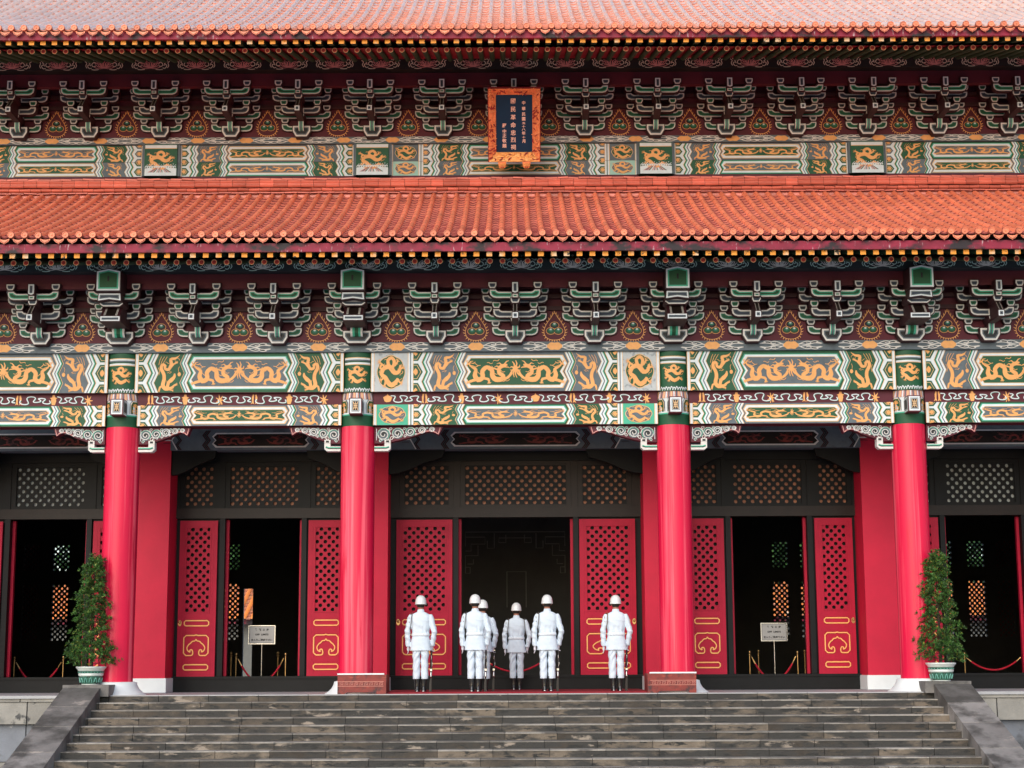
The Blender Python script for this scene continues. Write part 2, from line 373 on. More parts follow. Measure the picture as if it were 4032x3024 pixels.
def pearl(rr=random.Random(5)):
    o = [('p', [(.12 * cos(a * pi / 4), .12 * sin(a * pi / 4) + .22) for a in range(8)])]
    for a in (-2.6, -2.1, -1.57, -1.05, -.55, .3, 1.2, 1.9, 2.8):
        o.append(('r', [(.1 * cos(a), .22 + .1 * sin(a)), (.20 * cos(a), .2 + .26 * sin(a)), (.25 * cos(a + .3), .18 + .42 * sin(a + .2))], [.08, .06, .03]))
    return o
PEARL = pearl()
def place(mb, mot, cx, cz, sx, sz, y, m, map=None, wf=None):
    fat = 1.3 if mot in (WALK, RISE, RISE2) else 1.0
    wf = wf or abs(sz) if abs(sz) < abs(sx) else (wf or abs(sx))
    for k, p, *r in mot:
        q = [(cx + x * sx, cz + z * sz) for x, z in p]
        if k == 'p': mb.k = (mb.k + 1) % 9; mb.flat(q, y - .0005 * mb.k, r[0] if r else m, map=map)
        else:
            wd = r[0]; wd = [v * wf * fat for v in wd] if hasattr(wd, '__len__') else wd * wf
            if hasattr(wd, '__len__') and len(wd) != len(q): wd = [wd[min(len(wd) - 1, int(i * len(wd) / len(q)))] for i in range(len(q))]
            mb.ribbon(q, wd, y, (r[1] if len(r) > 1 else m), map=map)

def zz(n):  # zigzag parameters top to bottom
    return [(i / (2 * n), 1 if i % 2 == 0 else 0) for i in range(int(2 * n) + 1)]
def zstrip(mb, xa, xb, z0, z1, n, A, s, y, m):
    """strip between two parallel zigzags, s=+1 tips towards +x"""
    H = z1 - z0; P = zz(n)
    a = [(xa + s * A * k, z1 - t * H) for t, k in P]; b = [(xb + s * A * k, z1 - t * H) for t, k in P]
    v = [(x, y, z) for x, z in a + b]; q = len(a)
    mb.add(v, [(i, i + 1, q + i + 1, q + i) for i in range(q - 1)], m)
def frieze(mb, xa, xb, z0, z1, y, F, Pn, n=2, med=0, coil=(GN, GD), scheme=0):
    """one painted beam between two posts. F field colour, Pn panel colour"""
    H = z1 - z0; A = min(.085, H * .13 * 2 / n)
    mb.flat([(xa, z0), (xb, z0), (xb, z1), (xa, z1)], y - .002, F)
    y1 = y - .004; lc = CR
    def half(o, s):
        X = lambda d: o + s * d
        def quad(d0, d1, m, yy=y1): mb.flat([(X(d0), z0), (X(d1), z0), (X(d1), z1), (X(d0), z1)], yy, m)
        quad(0, .012, lc); quad(.012, .055, WH); quad(.055, .068, CR)
        off = .068
        if med:
            quad(.068, .068 + med, (PALE if scheme else SL) if coil[0] == GN else (TL if n == 2 else PTL))
            cx = X(.068 + med / 2); cz = (z0 + z1) / 2; rx = med * .42; rz = H * .43
            for rad, mm, yy in ((1.0, CR, .006), (.95, coil[0], .0085)):
                pts = []
                for k in range(48):
                    a = 2 * pi * k / 48; q = rad * (1 + .06 * abs(cos(4 * a)) - .03); pts.append((cx + rx * q * cos(a), cz + rz * q * sin(a)))
                mb.flat(pts, y - yy, mm)
            place(mb, COIL, cx, cz, rx * 2.25, rz * 2.3, y - .011, GD2, wf=min(rx, rz) * 2.1)
            quad(.068 + med, .08 + med, CR); quad(.08 + med, .115 + med, WH); quad(.115 + med, .135 + med, SL if coil[0] == GN else GN); quad(.135 + med, .17 + med, WH); quad(.17 + med, .182 + med, CR)
            off = .182 + med
        # comb of half hexagons
        H2 = H / (2 * n)
        mb.flat([(X(off), z0), (X(off), z1)] + [(X(off + .155) + s * A * k, z1 - t * H) for t, k in zz(n)], y1, WH)
        C2 = GN if F == SL or scheme else SL
        cells = [z1 - (i / n) * H for i in range(int(n) + 1)] if scheme == 0 else None
        nn = int(round(2 * n))
        for i in range(0, nn + 1, 1):
            if i % 2 == 0: pass
            zcn = z1 - H * i / nn
            if i % 2: continue
            for g, (ins, mm, yy) in enumerate(((.016, C2, .006), (.046, CR, .0085), (.056, BL if C2 == SL else GN, .0105))):
                hh = H2 * .95 - ins; tip = off + .12 + A - ins * 1.2; sh = off + .10 - ins * .6
                if hh <= .008: continue
                zt = min(z1, zcn + hh); zb = max(z0, zcn - hh)
                mid = [(X(off), zb), (X(sh), zb)]
                if zb < zcn < zt: mid += [(X(tip), zcn)]
                elif zcn >= z1 - 1e-6: mid += [(X(tip), z1)]
                else: mid = [(X(off), z0), (X(tip), z0)]
                mid += [(X(sh), zt), (X(off), zt)] if not (zcn >= z1 - 1e-6) else [(X(off), z1)]
                mb.flat(mid, y - yy, mm)
            for a in (-.9, -.45, 0, .45, .9):
                e = (X(off + .085 * cos(a)), zcn + .05 * sin(a) * H2 * 8)
                if z0 < e[1] < z1 and z0 - .001 <= zcn <= z1 + .001:
                    mb.ribbon([(X(off), zcn if z0 < zcn < z1 else max(z0, min(z1, zcn))), e], [.02, .035], y - .014, GD2)
        d = off + .155
        for wd, mm in ((.012, CR), (.022, C2), (.016, TL), (.036, WH), (.022, SL if C2 == GN else GN), (.04, WH), (.010, CR)):
            zstrip(mb, X(d), X(d + wd), z0, z1, n, A, s, y1, mm); d += wd
        # dragon square in the counter colour
        d2 = d + .50
        D2 = Pn if F == SL else F
        D2 = SL if F == SL else GN
        zstrip(mb, X(d), X(d2), z0, z1, n, A, s, y1, D2)
        place(mb, RISE if n == 2 else RISE2, X(d + .25 + A * .5), (z0 + z1) / 2, s * min(.48, H * 1.0) * (1 if H > .5 else 1.15), H * .80, y - .008, GD2, wf=min(.50, H * .85))
        d = d2
        for wd, mm in ((.010, CR), (.022, GN if D2 == SL else SL), (.016, TL), (.030, WH), (.020, SL), (.036, WH), (.012, CR)):
            zstrip(mb, X(d), X(d + wd), z0, z1, n, A, s, y1, mm); d += wd
        return d
    da = half(xa, 1); db = half(xb, -1)
    # central panel, nested outlines with zigzag ends
    def panel(x0_, x1_, mg, yy, m):
        P = zz(n); hh = H - 2 * mg; k = (hh / H)
        l = [(x0_ + A * q, z1 - mg - t * hh) for t, q in P]; r = [(x1_ - A * q, z1 - mg - t * hh) for t, q in P][::-1]
        mb.flat(l + r, y - yy, m)
    xl = xa + da + .03; xr = xb - db - .03
    mg = H * (.075 if n == 2 else .05)
    panel(xl, xr, mg, .0055, TL if F == GN else CR)
    panel(xl + .018, xr - .018, mg + .015, .007, WH)
    panel(xl + .055, xr - .055, mg + .055, .0085, CR)
    panel(xl + .065, xr - .065, mg + .065, .010, Pn)
    cx = (xl + xr) / 2; L = (xr - xl) / 2; hp = H - 2 * (mg + .07)
    sx = L * .90
    for s in (1, -1): place(mb, WALK, cx - s * (L * .50), (z0 + z1) / 2, s * sx, hp * 1.62, y - .013, GD2, wf=min(sx, hp * 2.0) * .88)
    place(mb, PEARL, cx, (z0 + z1) / 2 - hp * .05, hp * .8, hp * .8, y - .013, GD2)

def cloudstrip(mb, x0, x1, z0, z1, y, xs, sp):
    H = z1 - z0
    mb.flat([(x0, z0), (x1, z0), (x1, z1), (x0, z1)], y - .001, SL)
    cz = z0 + H * .5
    for cx in xs:
        pts = []
        for k in range(40):
            a = 2 * pi * k / 40; pts.append((cx + .148 * cos(a) * (1 + .05 * cos(6 * a)), cz + H * .40 * (abs(sin(a)) ** .7 * (1 if sin(a) > 0 else -1)) * (1 + .10 * cos(6 * a))))
        mb.flat(pts, y - .006, GD2)
        for s in (1, -1):
            for v in (1, -1):
                Q = lambda p: [(cx + s * x, cz + v * z * H) for x, z in p]
                mb.ribbon(Q(spl([(.15, .05), (.24, .30), (.33, .40), (.40, .30), (.36, .15), (.30, .22)], 3)), .016, y - .005, BW)
                mb.ribbon(Q(spl([(.15, .12), (.22, .12), (.29, .05), (.36, .05), (.42, .18), (.50, .22), (.60, .16)], 3)), .016, y - .005, BW)
                mb.ribbon(Q(spl([(.40, .36), (.47, .44), (.54, .36), (.50, .28), (.56, .26), (.62, .17)], 3)), .014, y - .005, BW)
                mb.ribbon(Q(spl([(.36, .20), (.43, .28), (.50, .33)], 3)), .02, y - .003, BK)
                mb.ribbon(Q(spl([(.20, .22), (.28, .33), (.33, .30)], 3)), .022, y - .003, BK)

def lotusboard(mb, x0, x1, z0, z1, y, sp, base, line, lc2):
    H = z1 - z0; n = int((x1 - x0) / sp)
    x0c = -(n // 2) * sp
    for i in range(n):
        cx = x0c + (i) * sp + sp * .12
        if cx < x0 + .2 or cx > x1 - .2: continue
        for k in range(-3, 4):
            a = pi / 2 + k * .42; r0 = .02; r1 = H * .60 - abs(k) * .0
            bx = cx + cos(a) * .03; bz = z0 + H * .16
            tx = cx + cos(a) * r1 * 1.15; tz = z0 + H * .16 + sin(a) * r1 * .75 + abs(k) * .022
            nx = -(tz - bz); nz = tx - bx; l = sqrt(nx * nx + nz * nz); nx /= l; nz /= l; wv = .035
            mb.ribbon([(bx, bz), ((bx + tx) / 2 + nx * wv, (bz + tz) / 2 + nz * wv), (tx, tz), ((bx + tx) / 2 - nx * wv, (bz + tz) / 2 - nz * wv), (bx, bz)], .017, y - .004, line)
        mb.ribbon(spl([(cx - .22, z0 + H * .22), (cx - .12, z0 + H * .1), (cx, z0 + H * .14), (cx + .12, z0 + H * .1), (cx + .22, z0 + H * .22)], 3), .013, y - .004, line)
        mb.flat([(cx + .07 * cos(a), z0 + H * .88 + .055 * sin(a)) for a in [2 * pi * k / 14 for k in range(14)]], y - .003, TD)
        mb.flat([(cx + .028 * cos(a), z0 + H * .9 + .022 * sin(a)) for a in [2 * pi * k / 8 for k in range(8)]], y - .006, BW)
        for s in (1, -1):
            for p in ([(.17, .45), (.22, .55), (.27, .40), (.24, .25), (.18, .3)], [(.25, .85), (.30, .7), (.34, .55), (.30, .42)], [(.27, .15), (.32, .12), (.36, .30), (.32, .38), (.29, .3)], [(.20, .75), (.27, .62), (.33, .8), (.37, .6)], [(.37, .15), (.40, .3), (.38, .5), (.42, .6)], [(.12, .05), (.2, .02), (.27, .05)]):
                mb.ribbon([(cx + s * a, z0 + H * b) for a, b in spl(p, 3)], .015, y - .004, lc2)

# ------------------------------------------------------------------ levels
SPC = 1.56
COLX = [-12.48, -7.80, -3.13, 3.13, 7.80, 12.48]
BX = 13.2                                   # half length of what is built
Y0 = -1.0                                   # wall plane of the lower brackets
U0 = 2.0                                    # wall plane of the upper brackets
zBeam0 = zc(917, -.85); zBeam1 = zc(872.5, -.85); zRib1 = zc(846, -.88)
zBeam2 = zc(760, -.95); zGrey1 = zc(738, Y0)
print('levels', zBeam0, zBeam1, zRib1, zBeam2, zGrey1)
hall = thing('temple_hall', 'two-tiered red-columned temple hall with orange tiled roofs and painted beams', 'temple', (0, 0, 0))

# columns ----------------------------------------------------------------
YC = -.6
def colmap(cx, r):
    return lambda x, z, y: (cx + (r - y) * sin((x - cx) / r), YC - (r - y) * cos((x - cx) / r), z)
def column(cx):
    R = .335
    m = MB(); m.lathe([(R, .20), (R, zBeam0 - .02)], cx, YC, RD, 48)
    c = m.build('column', hall)
    m = MB(); m.lathe([(.0, .0), (.62, .0), (.60, .03), (.53, .075), (.47, .13), (.43, .20), (.415, .262), (.36, .275), (R, .276)], cx, YC, PW, 48); m.build('plinth', c)
    # painted head
    r = .305; H = MB(); z0 = zBeam0 - .02; z1 = zRib1 + .02
    za = z0 + .26
    H.lathe([(R + .004, z0), (R + .004, za - .05)], cx, YC, GN, 40); H.lathe([(R + .006, za - .05), (R + .006, za - .025)], cx, YC, TL, 40); H.lathe([(R + .006, za - .025), (R + .006, za)], cx, YC, WH, 40)
    H.lathe([(R, za), (R, z1)], cx, YC, WH, 40)
    M = colmap(cx, R)
    def strips(mp, p, off, mm):
        if len(p) != 4: H.flat(p, -off, mm, map=mp); return
        (x0, z0), (x1, _), _, (_, z1) = p; n_ = max(1, int(abs(x1 - x0) / .04))
        for q in range(n_):
            a = x0 + (x1 - x0) * q / n_; b = x0 + (x1 - x0) * (q + 1) / n_; H.flat([(a, z0), (b, z0), (b, z1), (a, z1)], -off, mm, map=mp)
    def F(p, off, mm): strips(M, p, off, mm)
    # arches with flowers
    for k in (-1, 0, 1):
        ax = cx + k * .30
        for o, mm, ya in ((0, SL, .004), (.022, CR, .006), (.030, GN, .008)):
            wv = .115 - o; top = za + .27 - o
            F([(ax - wv, za), (ax + wv, za), (ax + wv, top - .07), (ax + wv * .6, top), (ax - wv * .6, top), (ax - wv, top - .07)], ya, mm)
        for a in range(5):
            an = pi * (a + .5) / 5; H.ribbon([(ax, za + .14), (ax + .06 * cos(an), za + .14 + .07 * sin(an))], [.012, .026], -.011, GD2, map=M)
        H.ribbon([(ax, za), (ax, za + .15)], .018, -.011, GD2, map=M)
        for s in (1, -1): H.ribbon(spl([(ax, za + .03), (ax + s * .05, za + .03), (ax + s * .055, za + .08), (ax + s * .02, za + .08)], 3), .014, -.011, GD2, map=M)
    # waves and rays
    zb = za + .27
    F([(cx - .50, zb), (cx + .50, zb), (cx + .50, z1), (cx - .50, z1)], .010, PK)
    for k in range(-9, 10):
        xx = cx + k * .052; H.ribbon([(xx, zb), (xx + (xx - cx) * -.1, zb + .13)], .026, -.013, [WH, SL, CR][k % 3], map=M)
    for j in range(4):
        for k in range(-7, 8):
            xx = cx + k * .065 + (.03 if j % 2 else 0); zz_ = zb + .14 + j * .04
            H.ribbon(spl([(xx - .035, zz_), (xx - .01, zz_ + .03), (xx + .02, zz_ + .02), (xx + .01, zz_)], 2), .016, -.014 - j * .001, [PK, BW, WH, WH][j], map=M)
    H.build('column_head', c)
    # slim upper shaft between the upper beams
    r2 = .235; H = MB(); M2 = colmap(cx, r2 + .14); zt = zBeam2
    H.lathe([(r2 + .14, z1 - .03), (r2 + .14, zt)], cx, YC, GN, 40)
    def F2(p, off, mm): strips(M2, p, off, mm)
    ww = .27
    for a, b, mm in ((.10, .115, CR), (.115, .145, WH), (.145, .175, SL), (.20, .235, WH), (.235, .25, CR)):
        F2([(cx - ww, zt - b), (cx + ww, zt - b), (cx + ww, zt - a), (cx - ww, zt - a)], .005, mm)
    place(H, COIL, cx, zt - .45, .48, .42, -.008, GD2, map=M2, wf=.42)
    for k in range(-5, 6):
        xx = cx + k * .05; H.ribbon(spl([(xx - .03, z1 - .02), (xx, z1 + .04 + .015 * (k % 2)), (xx + .02, z1 + .01)], 3), .016, -.012, WH, map=M2)
    H.build('upper_shaft', c)
    # beam end with the emblem
    e = MB(); x0, x1, ya, ze0, ze1 = cx - .125, cx + .125, YC - .62, zc(893, -1.2), zc(858, -1.2)
    e.box(x0, x1, ya, YC - .3, ze0, ze1, MR)
    for ins, mm, o in ((.018, WH, .003), (.048, SL, .005), (.058, WH, .007), (.066, BK, .009)):
        e.flat([(x0 + ins, ze0 + ins), (x1 - ins, ze0 + ins), (x1 - ins, ze1 - ins), (x0 + ins, ze1 - ins)], ya - o, mm)
        e.add([(x1 + o, ya + ins, ze0 + ins), (x1 + o, YC - .33, ze0 + ins), (x1 + o, YC - .33, ze1 - ins), (x1 + o, ya + ins, ze1 - ins)], [(0, 1, 2, 3)], mm)
        e.add([(x0 - o, ya + ins, ze0 + ins), (x0 - o, YC - .33, ze0 + ins), (x0 - o, YC - .33, ze1 - ins), (x0 - o, ya + ins, ze1 - ins)], [(3, 2, 1, 0)], mm)
    zm = (ze0 + ze1) / 2; hh = (ze1 - ze0) / 2 - .08
    for p in ([(0, -hh), (0, hh)], [(-.04, hh * .5), (.04, hh * .5)], [(-.04, 0), (.04, 0)], [(-.04, -hh * .5), (.04, -hh * .5)], [(-.045, -hh), (-.02, 0), (-.045, hh)], [(.045, -hh), (.02, 0), (.045, hh)]):
        e.ribbon([(cx + a, zm + b) for a, b in p], .012, ya - .012, CR)
    e.build('beam_end', c)
    return c
for x in COLX: column(x)

# spandrel brackets under the beam beside each column ----------------------
def spandrel(cx, s):
    KX = 1.32 if (abs(cx) < 4 and s * cx < 0) else 1.0; m = MB(); zt = zBeam0 - .015; o = cx + s * .335
    prof0 = [(0, 0), (1.03, 0), (.99, -.10), (.965, -.17), (.92, -.135), (.84, -.10), (.74, -.12), (.64, -.17), (.52, -.22), (.40, -.26), (.27, -.30), (.20, -.33), (0, -.33)]
    prof = [(x * KX, z) for x, z in prof0]
    P = [(o + s * x, zt + z) for x, z in prof]
    if s > 0: P = P[::-1]
    m.prism(P, -.72, -.54, MR)
    edge = [(o + s * x * KX, zt + z) for x, z in spl([(.985, -.02), (.955, -.145), (.92, -.115), (.84, -.085), (.74, -.10), (.64, -.15)], 2)]
    m.ribbon(edge, .016, -.724, PK)
    for cxs, czs, rr in ((a * KX, b, c * (1 + (KX - 1) * .5)) for a, b, c in ((.135, -.155, .125), (.345, -.135, .110), (.535, -.105, .095), (.71, -.075, .070), (.86, -.060, .050))):
        pts = []
        for k in range(22):
            a = k * .62; r = rr * (1 - k / 25); pts.append((o + s * (cxs + r * cos(a)), zt + czs + r * sin(a) * .95))
        m.flat([(o + s * (cxs + rr * .9 * cos(2 * pi * q / 14)), zt + czs + rr * .85 * sin(2 * pi * q / 14)) for q in range(14)], -.7225, SL)
        m.flat([(o + s * (cxs + rr * .4 * cos(2 * pi * q / 10)), zt + czs + rr * .4 * sin(2 * pi * q / 10)) for q in range(10)], -.7235, BK)
        m.ribbon(pts, .015 if rr > .07 else .012, -.7265, BW)
        m.ribbon([(o + s * (cxs + rr * .8 * cos(a)), zt + czs + rr * .8 * sin(a)) for a in [k * .5 - .8 for k in range(9)]], .010, -.7265, TL if rr > .1 else WH)
    for cxs, czs, rr in ((.09, -.285, .035), (.26, -.235, .045), (.46, -.19, .035), (.24, -.05, .035), (.45, -.045, .03), (.63, -.04, .025), (.79, -.03, .02), (.62, -.155, .022)):
        m.ribbon([(o + s * (cxs * KX + rr * (1 - q / 16) * cos(q * .6)), zt + czs + rr * (1 - q / 16) * sin(q * .6)) for q in range(13)], .011, -.731, [BW, LT][int(cxs * 100) % 2])
    for i, x in enumerate((.27, .36, .45, .54)): m.ribbon([(o + s * x, zt - .265 + i * .028), (o + s * (x + .02), zt - .235 + i * .028)], .012, -.73, BW)
    m.ribbon([(o + s * .04, zt - .27), (o + s * .04, zt - .04)], .010, -.7265, WH)
    sp = m.build('spandrel', hall)
    b = MB(); zb = zt - .33
    P = [(0, -.0), (.10, 0), (.10, -.01), (.30, -.01), (.30, -.13), (.27, -.155), (0, -.155)]
    P = [(0, -.06), (.2, -.06), (.2, 0), (.32, 0), (.32, -.11), (.27, -.155), (0, -.155)]
    Q = [(o + s * x, zb + z) for x, z in P]
    Q2 = Q[::-1] if s > 0 else Q
    b.prism(Q2, -.74, -.56, BW)
    R_ = [(o + s * x, zb + z) for x, z in [(.0, -.09), (.235, -.09), (.29, -.07)]]
    b.ribbon(R_, .03, -.744, TL); b.ribbon([(x, z - .012) for x, z in R_], .016, -.748, BK)
    b.box(*sorted((o + s * .2, o + s * .32)), -.742, -.56, zb + .004, zb + .07, BW); b.box(*sorted((o + s * .23, o + s * .29)), -.748, -.7425, zb + .015, zb + .055, BK)
    b.build('spandrel_bracket', hall)
for x in COLX:
    spandrel(x, 1); spandrel(x, -1)

# the painted beams --------------------------------------------------------
def lower_beams():
    hw = .335
    for i in range(5):
        xa, xb = COLX[i] + hw - .02, COLX[i + 1] - hw + .02; c = i == 2
        side = i in (1, 3)
        m = MB(); m.box(xa, xb, -.83, -.45, zBeam0, zBeam1, MR)
        F, Pn = (SL, GN) if side else (GN, SL)
        frieze(m, xa, xb, zBeam0 + .004, zBeam1, -.83, F, Pn, 2, .62 if c else 0, (SL, GD), 1)
        m.build('lower_beam', hall)
        m = MB(); hw2 = .27; xa2, xb2 = COLX[i] + hw2, COLX[i + 1] - hw2
        m.box(xa2, xb2, -.92, -.45, zRib1, zBeam2, MR)
        F, Pn = (GN, SL) if side else (SL, GN)
        frieze(m, xa2 + .0, xb2 - .0, zRib1 + .004, zBeam2, -.92, F, Pn, 2, .66 if c else 0, (GN, GD), 1)
        m.build('upper_beam', hall)
        # ribbon board
        m = MB(); m.box(xa, xb, -.80, -.45, zBeam1 + .003, zRib1 - .003, MR)
        z0, z1 = zBeam1, zRib1; zm = (z0 + z1) / 2; h = (z1 - z0) / 2
        L = xb - xa; kinds = ['pot', 'fish', 'vase', 'leaf'] if c else ['fish', 'vase', 'leaf']
        ne = 8 if c else 6; sp = .70 if not c else .72; st = xa + (.25 if not c else .28)
        rr = random.Random(i)
        for k in range(ne):
            ex = st + k * (L - .5) / (ne - 1 + (.0 if c else .15)); kd = kinds[k % len(kinds)]; y = -.806
            E = lambda pts: [(ex + a, zm + b * h) for a, b in pts]
            if kd == 'fish':
                for s in (1, -1): m.flat(E([(s * .01, .75), (s * .035, .85), (s * .055, .3), (s * .05, -.4), (s * .075, -.8), (s * .035, -.65), (s * .008, -.8), (s * .02, -.3)][::s]), y, GD2)
            elif kd == 'vase': m.flat(E([(-.02, .85), (.02, .85), (.03, .5), (.075, .35), (.045, .2), (.055, -.1), (.03, -.8), (-.03, -.8), (-.055, -.1), (-.045, .2), (-.075, .35), (-.03, .5)]), y, GD2)
            elif kd == 'leaf':
                for a in range(7): m.ribbon(E([(0, -.1), (.085 * cos(a * .9), -.1 + .9 * sin(a * .9))]), [.035, .012], y, GD2)
                m.ribbon(E([(0, -.1), (.03, -.85)]), .015, y, GD2)
            else: m.flat(E([(-.09, .25), (-.05, .45), (-.015, .6), (0, .85), (.015, .6), (.05, .45), (.09, .25), (.06, -.4), (.03, -.55), (-.03, -.55), (-.06, -.4)]), y, GD2)
            if k < ne - 1:
                x1 = ex + .09; x2 = st + (k + 1) * (L - .5) / (ne - 1 + (.0 if c else .15)) - .09; pp = []; fq = 2.5
                for q in range(int(fq * 12) + 1):
                    u = q / (fq * 12); ph = 2 * pi * fq * u + 1.57 * (k % 2); pp.append((x1 - .03 + (x2 - x1 + .06) * (u + .04 * sin(2 * pi * u + k * 1.7)) + .046 * sin(2 * ph), zm + h * .68 * cos(ph) * (.72 + .28 * sin(u * 7 + k * 2.1)) + .012 * sin(k + 9 * u)))
                m.ribbon(spl(pp, 3), .019, y, WH)
                m.ribbon([(a + .014, b - .008) for a, b in spl(pp, 3)], .014, y + .0035, TD)
        m.build('ribbon_board', hall)
    # grey cloud band
    m = MB(); m.box(-BX, BX, -1.0, -.45, zBeam2 + .003, zGrey1, SL)
    cloudstrip(m, -BX, BX, zBeam2 + .006, zGrey1, -1.0, [(k + .5) * SPC for k in range(-8, 8)], SPC)
    m.build('cloud_band', hall)
lower_beams()

# ------------------------------------------------------------------ bracket sets
def zb(yz, Y): return zc((1060 + yz / 4.608) / K, Y) - zGrey1
def xm(px, Y): return px / 4.608 * ((Y + 32.6) * cos(PITCH) + 6.6 * sin(PITCH)) / FPX
def painted(m, poly, y, outl, mid, core, ow=.024, mw=.016, body=MD, y1=None, t=.12):
    """a moulded piece: maroon rim, light outline, coloured band, dark core"""
    y1 = y + t if y1 is None else y1
    big = inset(poly, -.014)
    m.prism(big, y, y1, body)
    m.flat(poly, y - .003, outl)
    a = inset(poly, ow); m.flat(a, y - .006, mid)
    if mw: m.flat(inset(poly, ow + mw), y - .009, core)
def ccw(p):
    a = sum(p[i - 1][0] * p[i][1] - p[i][0] * p[i - 1][1] for i in range(len(p)))
    return p if a > 0 else p[::-1]
def arm_mesh(w, Y, zlo, zbar, zup, mid, core, outl=BW, gap=.06):
    """both halves of one bracket arm, curving up at its ends; local coordinates"""
    m = MB(); H = zup - zlo
    for s in (1, -1):
        g = gap
        P = [(g, zlo), (w - H * .75, zlo), (w - H * .35, zlo + H * .10), (w - H * .08, zlo + H * .35), (w, zlo + H * .7), (w, zup), (w - .115, zup), (w - .14, zbar + (zup - zbar) * .35), (w - .175, zbar), (g, zbar)]
        P = ccw([(s * x, z) for x, z in P])
        painted(m, P, Y, outl, mid, core, .025, .018, t=.13)
    # plain soffit strip
    m.box(-w + H * .7, w - H * .7, Y + .13, Y + .20, zlo + .01, zbar - .01, MD)
    return m
def block_mesh(Y, w, z0, z1, mid, core, outl=BW):
    m = MB(); h = z1 - z0
    P = [(-w, z1), (-w, z0 + h * .45), (-w * .62, z0), (w * .62, z0), (w, z0 + h * .45), (w, z1)]
    painted(m, ccw(P), Y, outl, mid, core, .022, .014, t=.15)
    return m
P0, P1, P2 = Y0 - .06, Y0 - .40, Y0 - .78
def bracket_parts(wide):
    """list of (name, mesh, x, y, z) in local space of the set, origin on the wall plane at its foot"""
    out = []
    def put(name, m, xs=(0,)):
        # move to local
        m.v = [(x, y - Y0, z) for x, y, z in m.v]
        me = m.mesh(name)
        for x in xs: out.append((name, me, x))
    k = 2.1 if wide else 1.0
    # seat block
    m = MB(); Y = Y0 - .20; lw = xm(177, Y) * (1.4 if wide else 1); bw_ = xm(110, Y) * (1.45 if wide else 1)
    z0, z1 = zb(1335, Y) + .012, zb(1108, Y)
    P = ccw([(-lw, z1), (-lw, z0 + (z1 - z0) * .5), (-bw_, z0), (bw_, z0), (lw, z0 + (z1 - z0) * .5), (lw, z1)])
    painted(m, P, Y, BW, SL, BK, .034, .025, t=.34); put('seat_block', m)
    for nm, Yp, w_, ylo, ybar, yup, mid, core, bx, by0, by1, bm, bc in (
        ('arm', P0, 416 + (0 if not wide else 10), 1200, 1100, 1055, TD, GN, 352, 1035, 940, SL, BK),
        ('arm', P0 - .02, 575, 945, 845, 800, TD, GN, 495, 780, 680, SL, BK),
        ('arm', P1, 395, 872, 762, 725, SL, BL, 340, 705, 600, TD, GN),
        ('arm', P1 + .12, 590, 610, 510, 475, SL, BL, 540, 445, 345, TD, GN),
        ('arm', P2, 460, 520, 410, 370, TL, GN, 412, 345, 240, SL, BL)):
        w_m = xm(w_, Yp); m = arm_mesh(w_m, Yp, zb(ylo, Yp), zb(ybar, Yp), zb(yup, Yp), mid, core, gap=.05 * k); put('bracket_arm', m)
        m = block_mesh(Yp - .02, xm(72, Yp), zb(by0, Yp), zb(by1, Yp), bm, bc); b = xm(bx, Yp); put('bearing_block', m, (-b, b))
    # middle column of pieces
    hw = xm(54, P2) * k
    m = MB()
    Yt = Y0 - .30; z1_, z0_ = zb(985, Yt), zb(1205, Yt)
    # tongue curving forward
    prof = [(0.0, z0_), (-.07, z0_ + .02), (-.12, z0_ + .07), (-.14, z1_)]
    for (dy, za), (dy2, zb_) in zip(prof, prof[1:]):
        ya, yb = Yt + .12 + dy, Yt + .12 + dy2
        for xa, xb, mm in ((-hw, -hw * .66, BW), (-hw * .66, -hw * .3, TL), (-hw * .3, hw * .3, SL if not wide else GN), (hw * .3, hw * .66, TL), (hw * .66, hw, BW)):
            m.add([(xa, ya, za), (xb, ya, za), (xb, yb, zb_), (xa, yb, zb_)], [(0, 1, 2, 3)], mm)
        for s in (1, -1): m.add([(s * hw, ya, za), (s * hw, Y0, za), (s * hw, Y0, zb_), (s * hw, yb, zb_)], [(0, 1, 2, 3)], MD)
    put('tongue', m)
    def hexb(ylo, yup, Y, w, t=.4):
        m = MB(); a, b = zb(ylo, Y), zb(yup, Y)
        painted(m, ccw([(-w, b), (-w * 1.02, a + (b - a) * .5), (-w * .72, a), (w * .72, a), (w * 1.02, a + (b - a) * .5), (w, b)]), Y, BW, SL, BL, .020, .012, t=t); put('bearing_block', m)
    hexb(962, 885, P1 - .06, xm(75 if not wide else 170, P1)); hexb(607 if not wide else 640, 515 if not wide else 556, P2 - .02 - .12 * wide, xm(76 if not wide else 205, P2))
    m = MB(); Y = Y0 - .98; w = xm(50 if not wide else 175, Y); a, b = zb(880 if not wide else 905, Y), zb(780 if not wide else 822, Y)
    painted(m, [(-w, a), (w, a), (w, b), (-w, b)], Y, WH, SL, BL, .022, .014, t=.93)
    # sloping nose above the square end
    c_ = zb(610 if not wide else 650, P2 - .02); yb = P2 + .02
    for xa, xb, mm in ((-w, -w * .72, MD), (-w * .72, -w * .5, INL), (-w * .5, w * .5, DB), (w * .5, w * .72, INL), (w * .72, w, MD)):
        m.add([(xa, Y, b + .015), (xb, Y, b + .015), (xb, yb, c_), (xa, yb, c_)], [(0, 1, 2, 3)], mm)
    for s in (1, -1): m.add([(s * w, Y, b + .015), (s * w, Y0, b + .015), (s * w, Y0, c_), (s * w, yb, c_)], [(0, 1, 2, 3)], MD)
    put('beam_nose', m)
    m = MB(); Y = P2 - .10; w = xm(50, Y); a, b = zb(508, Y), zb(447, Y)
